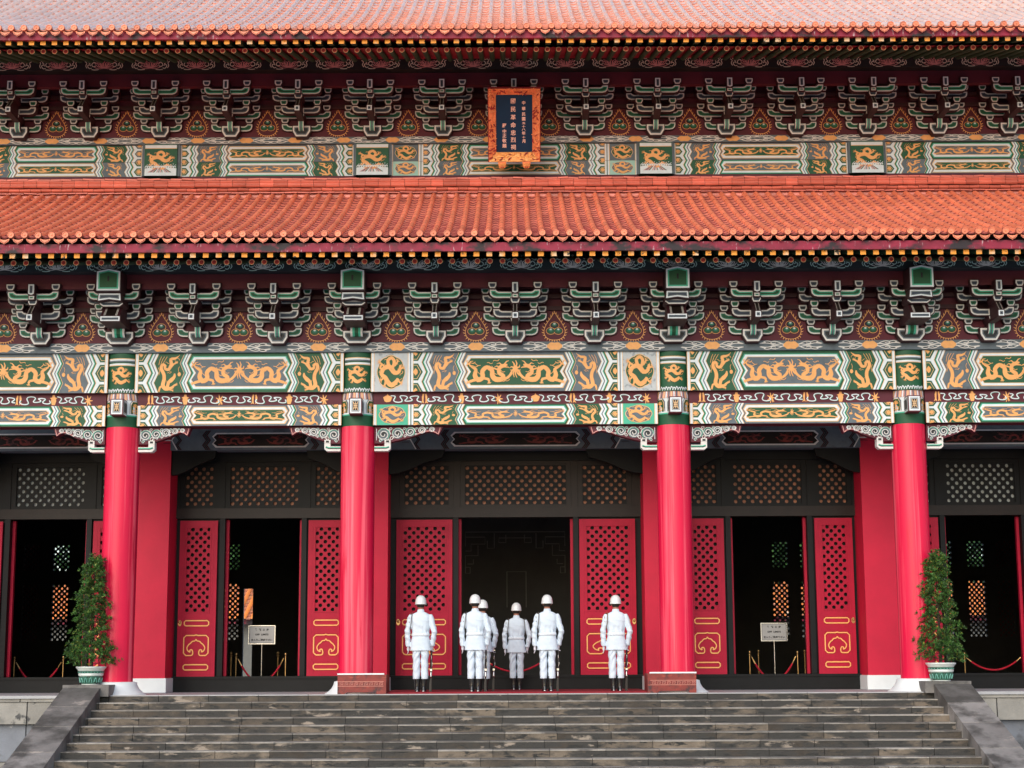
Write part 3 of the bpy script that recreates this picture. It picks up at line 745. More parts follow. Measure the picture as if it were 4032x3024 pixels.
    painted(m, [(-w, a), (w, a), (w * .93, (a + b) / 2), (w, b), (-w, b), (-w * .93, (a + b) / 2)], Y, BW, TD, TD, .02, 0, t=.5); put('bow_block', m)
    m = MB(); Y = P2 - .14; w = xm(52, Y) * (k if not wide else k * 1.25); a, b = zb(425, Y), zb(235, Y)
    if wide:
        Y = P2 - .42; a, b = zb(352, Y), zb(-40, Y) ; w = xm(212, Y)
        painted(m, [(-w, a), (w, a), (w, b - .05), (0, b), (-w, b - .05)], Y, WH, TL, GN, .032, .026, t=1.2)
        m.box(-.018, .018, Y - .012, Y - .010, a + (b - a) * .42, a + (b - a) * .66, BK)
        Y = P2 - .30; a, b = zb(535, Y), zb(408, Y); w = xm(200, Y)
        painted(m, [(-w * 1.03, a), (0, a + .03), (w * 1.03, a), (w * .97, b), (-w * .97, b)], Y, WH, SL, BL, .026, .02, t=.6)
    else: painted(m, [(-w, a + .02), (0, a), (w, a + .02), (w, b), (-w, b)], Y, WH, SL, BL, .026, .014, t=.5)
    put('beam_head', m)
    return out
BR_N = bracket_parts(False); BR_W = bracket_parts(True)
def bracket_set(x, y, z, wide, mirror=False):
    parts = BR_W if wide else BR_N
    e = bpy.data.objects.new('bracket_set', None); COL.objects.link(e); e.parent = hall; e.location = (x, y, z); e.empty_display_size = .1
    for nm, me, dx in parts: inst(me, nm, e, (dx, 0, 0))
    return e
for k in range(-8, 9):
    wide = any(abs(k * SPC - c) < .05 for c in COLX)
    bracket_set(k * SPC, Y0, zGrey1, wide)
zU0 = zc(294, U0)
for k in range(-8, 9): bracket_set(k * SPC, U0, zU0, False)

# boards behind and above the brackets, with the flaming jewels -------------
def jewel(m, cx, cz, sc, y):
    def C(p): return [(cx + a * sc * 1.28, cz + b * sc) for a, b in p]
    # outline of flames
    base = spl([(0, .56), (.09, .40), (.19, .22), (.27, .02), (.29, -.16), (.23, -.32), (.12, -.40), (0, -.42), (-.12, -.40), (-.23, -.32), (-.29, -.16), (-.27, .02), (-.19, .22), (-.09, .40)], 4, True)
    m.ribbon(C(base + [base[0]]), .018 * sc, y - .004, GD2)
    n = len(base)
    for i in range(0, n, 1):
        a = base[i]; l = sqrt(a[0] ** 2 + (a[1] + .08) ** 2); d = (a[0] / l, (a[1] + .08) / l)
        if i % 2 == 0: m.ribbon(C([a, (a[0] + d[0] * .04, a[1] + d[1] * .04 + .015), (a[0] + d[0] * .07 + .0, a[1] + d[1] * .055 + (.045 if a[1] > -.3 else -.02))]), [.028 * sc, .024 * sc, .008 * sc], y - .009, GD2)
    circ = lambda x, z, r, k=20: [(x + r * cos(2 * pi * q / k), z + r * sin(2 * pi * q / k)) for q in range(k)]
    for x, z in ((0, .11), (-.105, -.09), (.105, -.09)):
        c = circ(x, z, .125); m.ribbon(C(c + [c[0]]), .016 * sc, y - .004, GD2)
    for x, z in ((0, .11), (-.105, -.09), (.105, -.09)):
        m.flat(C(circ(x, z, .105)), y - .0095 - .0004 * (x > 0) - .0008 * (x < 0), BK if z > 0 else GN)
        m.flat(C(circ(x - .0, z + .03, .058)), y - .012, TD); m.flat(C(circ(x, z + .055, .032, 10)), y - .014, BW)
def storey_boards(Yw, zbase, name_y, bt, bb, lt, lb, lotus_line, l2, lot_base, dz):
    m = MB(); h = 1.5
    m.box(-BX, BX, Yw, Yw + .2, zbase + .002, zbase + h, MR)
    m.box(-BX, BX, Yw - .07, Yw - .001, zbase + .62, zbase + .70, MD); m.box(-BX, BX, Yw - .12, Yw - .001, zbase + .85, zbase + .93, MD)
    for k in range(-8, 8): jewel(m, (k + .5) * SPC, zbase + dz, .56, Yw)
    m.build('bracket_board', hall)
    m = MB(); Yb = Yw - .70
    m.box(-BX, BX, Yb, Yb + .14, bb, bt, MR)
    m.build('red_purlin', hall)
    m = MB(); Yl = Yw - .95
    m.box(-BX, BX, Yl, Yl + .24, lb, lt, lot_base)
    lotusboard(m, -BX, BX, lb, lt, Yl, 1.0, lot_base, lotus_line, l2)
    m.build('lotus_purlin', hall)
LB = mat('lotus_slate', (.022, .030, .034), .6, .2)
LB2 = mat('lotus_dark', (.012, .015, .014), .6, .2)
LG = mat('lotus_sage_line', (.75, .72, .54), .6, .1)
storey_boards(Y0, zGrey1, 0, zc(586, Y0 - .7), zc(620, Y0 - .7), zc(549, Y0 - .95), zc(583, Y0 - .95), BW, LT, LB, .262)
storey_boards(U0, zU0, 0, zc(146, U0 - .7), zc(184, U0 - .7), zc(117, U0 - .95), zc(148, U0 - .95), PK, LG, LB2, .262)
# porch ceiling and soffits that close the eaves
m = MB(); m.box(-BX, BX, Y0 - .2, 3.6, zGrey1 + 1.45, zGrey1 + 1.6, MD); m.build('porch_ceiling', hall)

# ------------------------------------------------------------------ upper storey beams
zF0 = zc(381, 2.3); zF1 = zc(318, 2.3); zFm = zc(354, 2.3)
def upper_beams():
    Y = U0 + .08
    cw = .385; px = []
    for i in range(5):
        xa, xb = COLX[i] + cw, COLX[i + 1] - cw; c = i == 2; side = i in (1, 3)
        m = MB(); m.box(xa, xb, Y, Y + .4, zF0 - .35, zFm, MR)
        F, Pn = (GN, SL) if side else (SL, GN)
        frieze(m, xa, xb, zF0 - .04, zFm - .003, Y, F, Pn, 1.5, .56 if c else 0, (SL, GD), 1); m.build('upper_storey_beam', hall)
        m = MB(); m.box(xa, xb, Y, Y + .4, zFm, zF1, MR)
        F, Pn = (SL, GN) if side else (GN, SL)
        frieze(m, xa, xb, zFm + .003, zF1, Y, F, Pn, 2, .56 if c else 0, (GN, GD), 0); m.build('upper_storey_beam', hall)
    for cx in COLX:
        m = MB(); ya = Y - .10; x0, x1 = cx - .36, cx + .36; z0, z1 = zF0 - .05, zF1
        m.box(x0, x1, ya, Y + .4, z0, z1, GN)
        m.box(x0 - .06, x0 - .002, ya + .03, Y + .4, z0, z1, SL); m.box(x1 + .002, x1 + .06, ya + .03, Y + .4, z0, z1, SL)
        H = z1 - z0
        m.flat([(x0 + .01, z1 - .09), (x1 - .01, z1 - .09), (x1 - .01, z1 - .02), (x0 + .01, z1 - .02)], ya - .003, WH); m.flat([(x0 + .01, z1 - .105), (x1 - .01, z1 - .105), (x1 - .01, z1 - .09), (x0 + .01, z1 - .09)], ya - .003, CR)
        place(m, COIL, cx, z1 - .37, .70, .52, ya - .005, GD2, wf=.52)
        zw = z0 + .17
        m.flat([(x0 + .01, z0), (x1 - .01, z0), (x1 - .01, zw), (cx, zw + .04), (x0 + .01, zw)], ya - .003, WH)
        for k in range(-7, 8):
            m.ribbon([(cx + k * .012, zw + .02), (cx + k * .044, z0 + .05)], [.01, .022], ya - .0055, [PK, GN, WH, PK, SL][k % 5])
        for k in range(-6, 7):
            x = cx + k * .052; m.ribbon(spl([(x - .028, zw + .01), (x - .008, zw + .05), (x + .02, zw + .04), (x + .012, zw + .015)], 2), .018, ya - .010, WH)
            m.flat([(x + .02 + .010 * cos(q), zw + .075 + .02 * (k % 2) + .01 * sin(q)) for q in range(6)], ya - .011, WH)
        m.flat([(x0 + .01, z0), (x1 - .01, z0), (x1 - .01, z0 + .075), (x0 + .01, z0 + .075)], ya - .0135, WH)
        m.build('upper_post', hall)
    m = MB(); m.box(-BX, BX, U0 - .0, Y + .4, zF1 + .003, zU0, SL)
    cloudstrip(m, -BX, BX, zF1 + .006, zU0, U0, [(k + .5) * SPC * .69 for k in range(-11, 11)], SPC)
    m.build('cloud_band', hall)
upper_beams()
# body of the upper storey behind
m = MB(); m.box(-BX, BX, U0 + .5, U0 + .9, 9.0, zU0 + 3, MD); m.build('upper_wall', hall)

# ------------------------------------------------------------------ tiled roofs
RSP = .25
def roof(name, ye, ze, yt, a, b, pitch, tube_m, pan_m, edge_m, bx, rib_r=.056, extra=0):
    """glazed tile roof rising from (ye, ze) to yt"""
    L = yt - ye; zf = lambda s: ze + a * s + b * s * s
    n = int(bx / RSP); m = MB(); rr = random.Random(3)
    nt = int(L / pitch); rl = pitch * 1.6; nr = int(L / rl)
    for i in range(-n, n + 1):
        cx = i * RSP
        # ribs, one tapered barrel tile after another
        for j in range(nr):
            s0 = j * L / nr; s1 = (j + 1) * L / nr + .015; t = rr.random(); vs = []; seg = 7
            jit = rr.uniform(-.002, .002)
            for s, r in ((s0, rib_r * 1.05), (s1, rib_r * .97)):
                dz = a + 2 * b * s; l = sqrt(1 + dz * dz)
                for k in range(seg):
                    an = pi * k / (seg - 1); u = cos(an) * r; v = sin(an) * r * 1.05 + .012
                    vs.append((cx + u + jit, ye + s - v * dz / l, zf(s) + v / l))
            fs = [(k, k + 1, seg + k + 1, seg + k) for k in range(seg - 1)]
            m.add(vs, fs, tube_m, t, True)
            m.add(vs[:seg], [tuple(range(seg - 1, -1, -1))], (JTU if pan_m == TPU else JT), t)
        # concave pan tiles lapping down the valley
        x0, x1 = cx + rib_r * .9, cx + RSP - rib_r * .9; w_ = x1 - x0
        for j in range(nt):
            s0 = j * L / nt; s1 = (j + 1) * L / nt + .01; t = rr.random(); th = .025 + rr.uniform(-.005, .005); vs = []
            for s, up in ((s0, th), (s1, .002), (s0, -.005)):
                for k in range(5):
                    q = k / 4; sag = -.024 * sin(pi * q) + .004
                    vs.append((x0 + w_ * q, ye + s, zf(s) + up + sag))
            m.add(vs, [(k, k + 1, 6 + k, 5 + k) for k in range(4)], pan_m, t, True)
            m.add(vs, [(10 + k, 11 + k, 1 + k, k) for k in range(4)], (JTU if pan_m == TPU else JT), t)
    o = m.build(name, hall)
    # eave end tiles
    e = MB()
    for i in range(-n, n + 1):
        cx = i * RSP; t = rr.random(); yy = ye - .07; cz = ze + .030 + rr.uniform(-.004, .004); r = rib_r * 1.04; seg = 16
        cr = lambda q, y: [(cx + q * cos(2 * pi * k / seg), y, cz + q * sin(2 * pi * k / seg)) for k in range(seg)]
        e.add(cr(r + .009, yy + .035), [tuple(range(seg))], JT, t)  # dark disc paints a shadow line round the end tile
        v = cr(r, yy + .10) + cr(r, yy) + cr(r * .82, yy) + cr(r * .78, yy + .012) + cr(r * .34, yy + .012) + cr(r * .2, yy - .002)
        e.add(v, [(q * seg + k, q * seg + (k + 1) % seg, (q + 1) * seg + (k + 1) % seg, (q + 1) * seg + k) for q in range(5) for k in range(seg)] + [tuple(range(5 * seg, 6 * seg))], edge_m, t)
        # drip tile
        c2 = cx + RSP / 2; hw = RSP * .385; zt = ze - .030; t = rr.random()
        pts = [(-1, .0), (-.98, -.018), (-.86, -.045), (-.62, -.072), (-.34, -.088), (-.14, -.096), (0, -.118), (.14, -.096), (.34, -.088), (.62, -.072), (.86, -.045), (.98, -.018), (1, 0), (.6, -.018), (.2, -.026), (-.2, -.026), (-.6, -.018)]
        P = [(c2 + hw * x, zt + z * .95) for x, z in pts]
        e.prism(P, ye - .035, ye - .01, edge_m, t, side=JT)
        e.ribbon([(c2 + hw * .88 * x, zt + z * .95 + .014) for x, z in pts[2:11]], .008, ye - .038, JT)
    e.build('eave_end_tiles', o)
    # roof board under the tiles
    u = MB(); N = 12
    vs = []
    for q in range(N + 1):
        s = L * q / N; vs += [(-bx, ye + .05 + s * .99, zf(s) - .05), (bx, ye + .05 + s * .99, zf(s) - .05)]
    u.add(vs, [(2 * q, 2 * q + 1, 2 * q + 3, 2 * q + 2) for q in range(N)], MD)
    u.build('roof_board', o)
    return o, zf
zLE = zc(508, -3.6); zUE = zc(61, -1.8)
lroof, lz = roof('lower_tiled_roof', -3.6, zLE, 1.55, .36, (zc(424, 1.6) - zLE - .36 * 5.15) / 5.15 ** 2, .235, TI, TP, TE, 12.9)
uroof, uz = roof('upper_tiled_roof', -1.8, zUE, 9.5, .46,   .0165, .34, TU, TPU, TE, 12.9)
print('lower roof b', (zc(424, 1.6) - zLE - .36 * 5.15) / 5.15 ** 2)

# rafters -----------------------------------------------------------------
def rafters(ye, zt, yz, sp_y, yr, zr, sp_r, slope, nsq, nrd):
    """square flying rafters and round rafters, fascia and soffit"""
    zfa = zc(541.5 if ye < -3 else 81.5, ye + .04); f = MB(); f.box(-BX, BX, ye + .04, ye + .10, zfa, zfa + .16, FS); f.build('fascia_board', hall)
    s = MB()
    s.add([(-BX, ye + .09, zfa + .01), (BX, ye + .09, zfa + .01), (BX, yz + .03, zt + .004), (-BX, yz + .03, zt + .004)], [(0, 1, 2, 3)], SOF)
    L1 = 2.2
    s.add([(-BX, yz + .03, zt + .004), (BX, yz + .03, zt + .004), (BX, yz + L1, zt + .004 + slope * L1), (-BX, yz + L1, zt + .004 + slope * L1)], [(0, 1, 2, 3)], SOF)
    s.build('soffit_board', hall)
    def sq_mesh(L):
        m = MB(); w = .052; v = []
        for (y, z) in ((0, 0), (L, slope * L)):
            v += [(-w, y, z - 2 * w), (w, y, z - 2 * w), (w, y, z), (-w, y, z)]
        m.add(v, [(0, 4, 5, 1), (1, 5, 6, 2), (2, 6, 7, 3), (3, 7, 4, 0)], RR); m.add(v[:4], [(0, 1, 2, 3)], YE)
        return m
    def rd_mesh(L):
        m = MB(); r = .054; seg = 14; v = []
        for (y, z) in ((0, 0), (L, slope * L)): v += [(r * cos(2 * pi * k / seg), y, z - r + r * sin(2 * pi * k / seg)) for k in range(seg)]
        m.add(v, [(k, seg + k, seg + (k + 1) % seg, (k + 1) % seg) for k in range(seg)], RR, smooth=True); m.add(v[:seg], [tuple(range(seg))], RE)
        ring = [(r * .9 * cos(2 * pi * k / seg), z_ - r) for k in range(seg + 1) for z_ in (r * .9 * sin(2 * pi * k / seg),)]
        m.ribbon(ring, .010, -.003, CR); 
        for dx, l in ((0, .06), (-.018, .04), (.018, .04)): m.ribbon([(dx, -r - l / 2), (dx, -r + l / 2)], .007, -.003, MD)
        return m
    return sq_mesh, rd_mesh
cnt = {'square_rafter': 0, 'round_rafter': 0}
def lay(name, mk, y, z, sp, L):
    n = int(10.9 / sp); mb = mk(L); me = mb.mesh(name); st = MB()
    order = sorted(range(-n, n + 1), key=abs)
    for i in order:
        if cnt[name] < 100:
            inst(me, name, hall, (i * sp, y, z)); cnt[name] += 1
        else:
            b = len(st.v); st.v += [(p[0] + i * sp, p[1] + y, p[2] + z) for p in mb.v]; st.f += [[b + q for q in f] for f in mb.f]; st.m += mb.m; st.t += mb.t; st.sm += mb.sm
    for i in list(range(-int(BX / sp), -n)) + list(range(n + 1, int(BX / sp) + 1)):
        b = len(st.v); st.v += [(p[0] + i * sp, p[1] + y, p[2] + z) for p in mb.v]; st.f += [[b + q for q in f] for f in mb.f]; st.m += mb.m; st.t += mb.t; st.sm += mb.sm
    return st
stuff = {'square_rafter': MB(), 'round_rafter': MB()}
def merge(a, b):
    o = len(a.v); a.v += b.v; a.f += [[o + q for q in f] for f in b.f]; a.m += b.m; a.t += b.t; a.sm += b.sm
for (ye, yt_, yq, ysq, yrd, spq, spr, slope) in ((-3.6, 541.5, 541.5, -3.48, -3.0, .2374, .2346, .28), (-1.8, 82, 82, -1.67, -1.28, .2295, .2265, .28)):
    zq = zc(yt_, ysq); low = ye < -3
    sqm, rdm = rafters(ye, zq, ysq, 0, 0, 0, 0, slope, 0, 0)
    merge(stuff['square_rafter'], lay('square_rafter', sqm, ysq, zq, spq, 1.7))
    zr = zc(557.5 if low else 101.5, yrd)
    merge(stuff['round_rafter'], lay('round_rafter', rdm, yrd, zr, spr, 1.9))
    s = MB(); L1 = 2.4
    s.add([(-BX, yrd + .03, zr + .004), (BX, yrd + .03, zr + .004), (BX, yrd + L1, zr + .004 + slope * L1), (-BX, yrd + L1, zr + .004 + slope * L1)], [(0, 1, 2, 3)], SOF)
    s.build('soffit_board', hall)
for k, v in stuff.items():
    o = v.build(k, hall); o['kind'] = 'stuff'

# ridge courses against the upper storey -------------------------------------
def ridge_band():
    rr = random.Random(8); m = MB(); Yb = 1.56
    zS = lambda yz, Y: zc((680 + yz / 4.366) / K, Y)
    # scalloped filler plates
    n = int(12.9 / RSP)
    za, zb_ = zS(352, Yb), zS(440, Yb)
    for i in range(-n, n):
        cx = (i + .5) * RSP; h = za - zb_
        m.prism([(cx - .125, za), (cx - .085, za - h * .25), (cx - .07, za - h * .75), (cx - .05, za - h), (cx + .05, za - h), (cx + .07, za - h * .75), (cx + .085, za - h * .25), (cx + .125, za)], Yb, Yb + .05, RP, rr.random(), side=JT)
    m.box(-BX, BX, Yb + .06, Yb + .1, zb_ - .1, za + .01, JT)
    def course(y0_, y1_, Yf, ln, kind, gap=.008):
        z1_, z0_ = zS(y0_, Yf), zS(y1_, Yf); x = -BX; mm = RT
        m.box(-BX, BX, Yf + .03, Yf + .1, z0_ - .012, z1_, JT)
        while x < BX:
            l = ln * rr.uniform(.93, 1.07); t = rr.random(); dz = rr.uniform(-.006, .006); N = 8; vs = []
            rot = rr.uniform(-.006, .006)
            for xx, sgn in ((x, -1), (x + l - gap, 1)):
                for k in range(N + 1):
                    q = k / N
                    if kind == 'round': yy = -.05 * sin(pi * q)
                    elif kind == 'flat': yy = -.01
                    else: yy = -.045 + .022 * cos(4 * pi * q)
                    vs.append((xx, Yf + yy + .0, z0_ + (z1_ - z0_) * q + dz + rot * sgn))
            m.add(vs, [(k, N + 1 + k, N + 2 + k, k + 1) for k in range(N)], mm, t, kind != 'flat')
            m.add([vs[0], vs[N], vs[N + 1], vs[2 * N + 1]] + [(p[0], Yf + .06, p[2]) for p in (vs[0], vs[N], vs[N + 1], vs[2 * N + 1])], [(0, 1, 5, 4), (2, 3, 7, 6), (0, 2, 6, 4), (1, 3, 7, 5)], JT, t)
            x += l
    course(318, 336, Yb - .06, .28, 'flat'); course(245, 312, Yb - .02, .225, 'round'); course(108, 236, Yb + .02, .285, 'chan'); course(78, 104, Yb + .0, .24, 'flat')
    m.box(-BX, BX, Yb + .08, U0 + .1, zS(78, Yb) - .45, zS(78, Yb) - .02, JT)
    return m.build('ridge_course', lroof)
ridge_band()

# ------------------------------------------------------------------ piers, wall plane, doors
ZF = .03; ZD = .056; YW = 2.7; YP = 1.9
for cx in COLX:
    px = cx * .996
    m = MB(); m.box(px - .40, px + .40, YP, YW + .2, .30, zc(968, 1.9) + .9, PR)
    p = m.build('pier', hall)
    m = MB(); m.box(px - .43, px + .43, YP - .03, YW + .1, ZF, .325, PW); m.build('pier_plinth', p)
# beams between the piers, deep shade painted into their dark colours
zi0, zi1 = zc(969, 1.8), zc(969, 1.8) + .62
for i in range(5):
    xa, xb = COLX[i] * .996 + .40, COLX[i + 1] * .996 - .40; L = xb - xa; c = i == 2
    m = MB(); m.box(xa, xb, 1.82, 2.2, zi0, zi1, SL); H = zc(933, 1.8) - zi0 + .06; z1 = zi0 + H
    m.flat([(xa, zi0), (xb, zi0), (xb, zi1), (xa, zi1)], 1.815, SL)
    A = .08; hl = L * (.255 if c else .27); cx = (xa + xb) / 2; mg = .05
    zzp = [(t, k) for t, k in zz(2)]
    for o, mm, yy in ((0, BW, .008), (.03, DB, .010)):
        l = [(cx - hl + A * k + o, z1 - mg - o - t * (H - 2 * mg - 2 * o)) for t, k in [(0, 1), (.25, 0), (.5, .8), (.75, 0), (1, 1)]]
        r = [(2 * cx - x, z) for x, z in l][::-1]
        m.flat(l + r, 1.815 - yy, mm)
    for s in (1, -1):
        place(m, WALK, cx - s * hl * .5, (zi0 + z1) / 2, s * hl * .75, H * .9, 1.803, BOXW, wf=H)
        for d, mm in ((.10, MD), (.14, BK), (.18, MD), (.72, MD), (.76, BK)):
            zstrip(m, cx + s * (hl + d), cx + s * (hl + d + .035), zi0, z1, 2, A, -s, 1.811, mm)
        for q in (0, 1):
            xx = cx + s * (hl + .86); zm = zi0 + H * .5
            m.ribbon([(xx + s * .18, zm + (.0 if q else -.0)), (xx, zm), (xx - s * .12, zi0 + (H if q else 0))], .025, 1.808, BW)
            m.ribbon([(xx + s * .18, zm - .06 if q else zm + .06), (xx + s * .02, zm - .06 if q else zm + .06)], .012, 1.807, MD)
    m.build('inner_beam', hall)
    for s, o in ((1, xa), (-1, xb)):
        m = MB(); P = [(0, 0), (1.2, 0), (1.15, -.16), (.95, -.22), (.70, -.30), (.45, -.42), (.2, -.50), (0, -.52)]
        P = ccw([(o + s * x * (1 if c else .8), zi0 - .002 + z) for x, z in P]); m.prism(P, 1.95, 2.1, DK); m.build('inner_spandrel', hall)

BROWNP = mat('painted_brown_reflection', (.50, .20, .11), .5, .35, 9)  # brown reflection in the glass painted as a matte colour
GREYP = mat('painted_sky_reflection', (.62, .66, .66), .5, .12, 4)  # sky reflection in the glass painted as a matte colour
def lattice(m, x0, x1, z0, z1, y, th, mm, p=.092, r=.0425, edge=None):
    nx = max(1, round((x1 - x0) / p)); nz = max(1, round((z1 - z0) / p)); px = (x1 - x0) / nx; pz = (z1 - z0) / nz
    for i in range(nx):
        for j in range(nz):
            a = x0 + i * px; c = z0 + j * pz; cx = a + px / 2; cz = c + pz / 2
            if (i + j) % 2:
                m.add([(a, y, c), (a + px, y, c), (a + px, y, c + pz), (a, y, c + pz)], [(0, 1, 2, 3)], mm); continue
            sq = []
            for q in range(8):
                an = 2 * pi * q / 8 + pi / 8; dx, dz = cos(an), sin(an); k = 1 / max(abs(dx), abs(dz)); sq.append((cx + dx * k * px / 2, y, cz + dz * k * pz / 2))
            cs = [(a + px, y, c + pz), (a, y, c + pz), (a, y, c), (a + px, y, c)]
            h = [(cx + r * cos(2 * pi * q / 8 + pi / 8), y, cz + r * sin(2 * pi * q / 8 + pi / 8)) for q in range(8)]
            hb = [(x, y + th, z) for x, _, z in h]
            v = sq + h + hb + cs
            fs = []
            for q in range(8):
                q2 = (q + 1) % 8
                if q % 2 == 0 and True:
                    fs.append((q, 24 + q // 2, q2, 8 + q2, 8 + q))
                else: fs.append((q, q2, 8 + q2, 8 + q))
                fs.append((8 + q, 8 + q2, 16 + q2, 16 + q))
            m.add(v, fs, mm)
def door_leaf_parts(wd, knob):
    """local: origin at the bottom middle of the leaf, front at y=0"""
    H = 3.335; out = []
    m = MB(); w = wd / 2; lw = w - .145; l0, l1 = 1.365, 3.19
    m.box(-w, -lw, 0, .06, 0, H, DR); m.box(lw, w, 0, .06, 0, H, DR)
    m.box(-lw, lw, 0.001, .059, l1, H, DR); m.box(-lw, lw, .001, .059, 1.24, l0, DR); m.box(-lw, lw, .012, .058, 0, 1.24, DR)
    for a, b in ((0, .07), (.30, .37), (.90, .98), (1.22, 1.25)): m.box(-lw, lw, .002, .011, a, b, DR)
    for s in (1, -1):
        m.box(s * lw - .012, s * lw + .012, -.012, .0, l0 - .02, l1 + .02, DR)
        m.box(*sorted((s * (lw + .05), s * (lw + .065))), -.006, .0, .05, H - .05, DR)
    m.box(-lw + .013, lw - .013, -.012, .0, l1 - .01, l1 + .014, DR); m.box(-lw + .013, lw - .013, -.012, .0, l0 - .014, l0 + .01, DR)
    out.append(('leaf_frame', m))
    m = MB(); lattice(m, -lw, lw, l0, l1, .015, .04, DR); out.append(('lattice', m))
    def loop(m, pts, wv=.03):
        q = pts + [pts[0], pts[1]]; m.tube([(x, -.008, z) for x, z in q], [(.014, wv / 2)] * len(q), GD, 6, cap=False, smooth=False)
    def lp(pts, wv=.032):
        q = pts + [pts[0]]; m.ribbon(q, wv, -.006, GD)
    g = MB(); m = g; a = lw - .0
    for z0, z1 in ((1.075, 1.185), (.14, .25)):
        c = .03; lp([(-a + c, z0), (a - c, z0), (a, z0 + c), (a, z1 - c), (a - c, z1), (-a + c, z1), (-a, z1 - c), (-a, z0 + c)], .026)
    z0, z1 = .445, .87; c = .05
    k = min(1, a / .30)
    # ruyi outline open at the foot, ends curling inward
    R_ = [(0, z1 + .012), (.04, z1), (a - c, z1), (a, z1 - c), (a, z0 + c), (a - c, z0)]
    sc_ = a / .31
    cur = spl([(.20, z0), (.10, z0 + .005), (.075, z0 + .06), (.10, z0 + .12), (.15, z0 + .11), (.14, z0 + .07)], 3)
    up = spl([(.14, z0 + .07), (.20, z0 + .10), (.225, z0 + .17), (.17, z0 + .24), (.14, z0 + .255), (.09, z0 + .30), (.03, z0 + .31), (0, z0 + .345)], 3)
    for s in (1, -1):
        g.ribbon([(s * x, z) for x, z in R_], .026, -.006, GD)
        g.ribbon([(s * (a - c), z0)] + [(s * x * sc_, z) for x, z in cur], .026, -.006, GD)
        g.ribbon([(s * x * sc_, z) for x, z in up], .024, -.006, GD)
    out.append(('gold_moulding', g))
    if knob:
        m = MB(); kx = knob * (w - .05)
        m.lathe([(0, 0), (.04, .0)], 0, 0, BRASS, 12)
        m.v = [(kx + x, -.01 , 1.13 + y * 1.6) for x, y, z in m.v]
        m.ball((kx, -.05, 1.15), .028, BRASS); out.append(('door_knob', m))
    return out
DM = {}
def door(x, wd, knob, name='door_leaf'):
    key = (round(wd, 2), knob)
    if key not in DM: DM[key] = [(n, m.mesh(n)) for n, m in door_leaf_parts(wd, knob)]
    e = bpy.data.objects.new(name, None); COL.objects.link(e); e.parent = hall; e.location = (x, 2.60, .355); e.empty_display_size = .1
    for n, me in DM[key]: inst(me, n, e)
zL = zc(1118, YW); zT0, zT1 = zc(1090, YW), zc(1006, YW)
wallm = MB()
for i in range(5):
    xa, xb = COLX[i] * .996 + .40, COLX[i + 1] * .996 - .40; cx = (COLX[i] + COLX[i + 1]) / 2 * (.996 if i != 2 else 1)
    if i in (1, 3): cx = -5.475 if i == 1 else 5.49
    if i in (0, 4): cx = -10.14 if i == 0 else 10.14
    c = i == 2
    op, l0, l1 = (1.245, 1.375, 2.585) if c else (.83, .985, 1.80)
    m = MB()
    m.box(xa, xb, YW - .10, YW + .15, ZF, .355, DK); m.box(xa, xb, YW - .13, YW - .10, .30, .352, DK)
    m.build('threshold', hall)
    m = MB()
    for s in (1, -1):
        m.box(*sorted((cx + s * op, cx + s * (op + .11))), YW - .08, YW + .1, .36, zL, DK)        # jamb
        e = xb if s > 0 else xa
        m.box(*sorted((cx + s * (op + .11), e)), YW + .02, YW + .1, .36, zL, DK)
    m.box(xa, xb, YW - .09, YW + .12, zL + .002, zL + .22, DB)
    m.box(xa, xb, YW - .09, YW + .12, zT1 + .10, zi1 + .4, DK)
    tr = [(-1.10, 1.10), (-2.42, -1.46), (1.46, 2.42)] if c else [(-.74, .74), (-1.72, -1.12), (1.12, 1.72)]
    pane = BROWNP if i in (1, 2, 3) else GREYP
    ed = sorted([cx + a - .11 for a, b in tr] + [cx + b + .11 for a, b in tr])
    xs = [xa] + ed + [xb]
    for k in range(0, len(xs) - 1, 2):
        if xs[k + 1] > xs[k] + .002: m.box(xs[k], xs[k + 1], YW - .07, YW + .1, zL + .222, zT1 + .098, DB if c else DK)
    m.build('door_frame', hall)
    for a, b in tr:
        t = MB(); a += cx; b += cx
        for q in ((a - .108, a, zL + .224, zT1 + .096), (b, b + .108, zL + .224, zT1 + .096), (a, b, zL + .224, zT0), (a, b, zT1, zT1 + .096)): t.box(q[0], q[1], YW - .05, YW + .05, q[2], q[3], DB if c else DK)
        o = t.build('transom_window', hall)
        t = MB(); lattice(t, a, b, zT0, zT1, YW - .01, .04, DK); t.build('lattice', o)
        t = MB(); t.box(a, b, YW + .07, YW + .09, zT0, zT1, pane); t.build('pane', o)
    for s in (1, -1): door(cx + s * (l0 + l1) / 2, l1 - l0, s)
    # leaves folded back into the hall, seen on edge
    for s in (1, -1):
        m = MB(); x = cx + s * (op - .03); m.box(x - .03, x + .03, YW + .11, YW + .11 + .10, .36, zL - .02, DR); m.build('folded_door_leaf', hall)
# plain outer walls that carry the hall on beyond the last bay
for s in (1, -1):
    m = MB(); m.box(*sorted((s * 12.8, s * 19.2)), YW + .02, YW + .14, ZF, zGrey1 + 1.4, DK); m.build('outer_wall', hall)
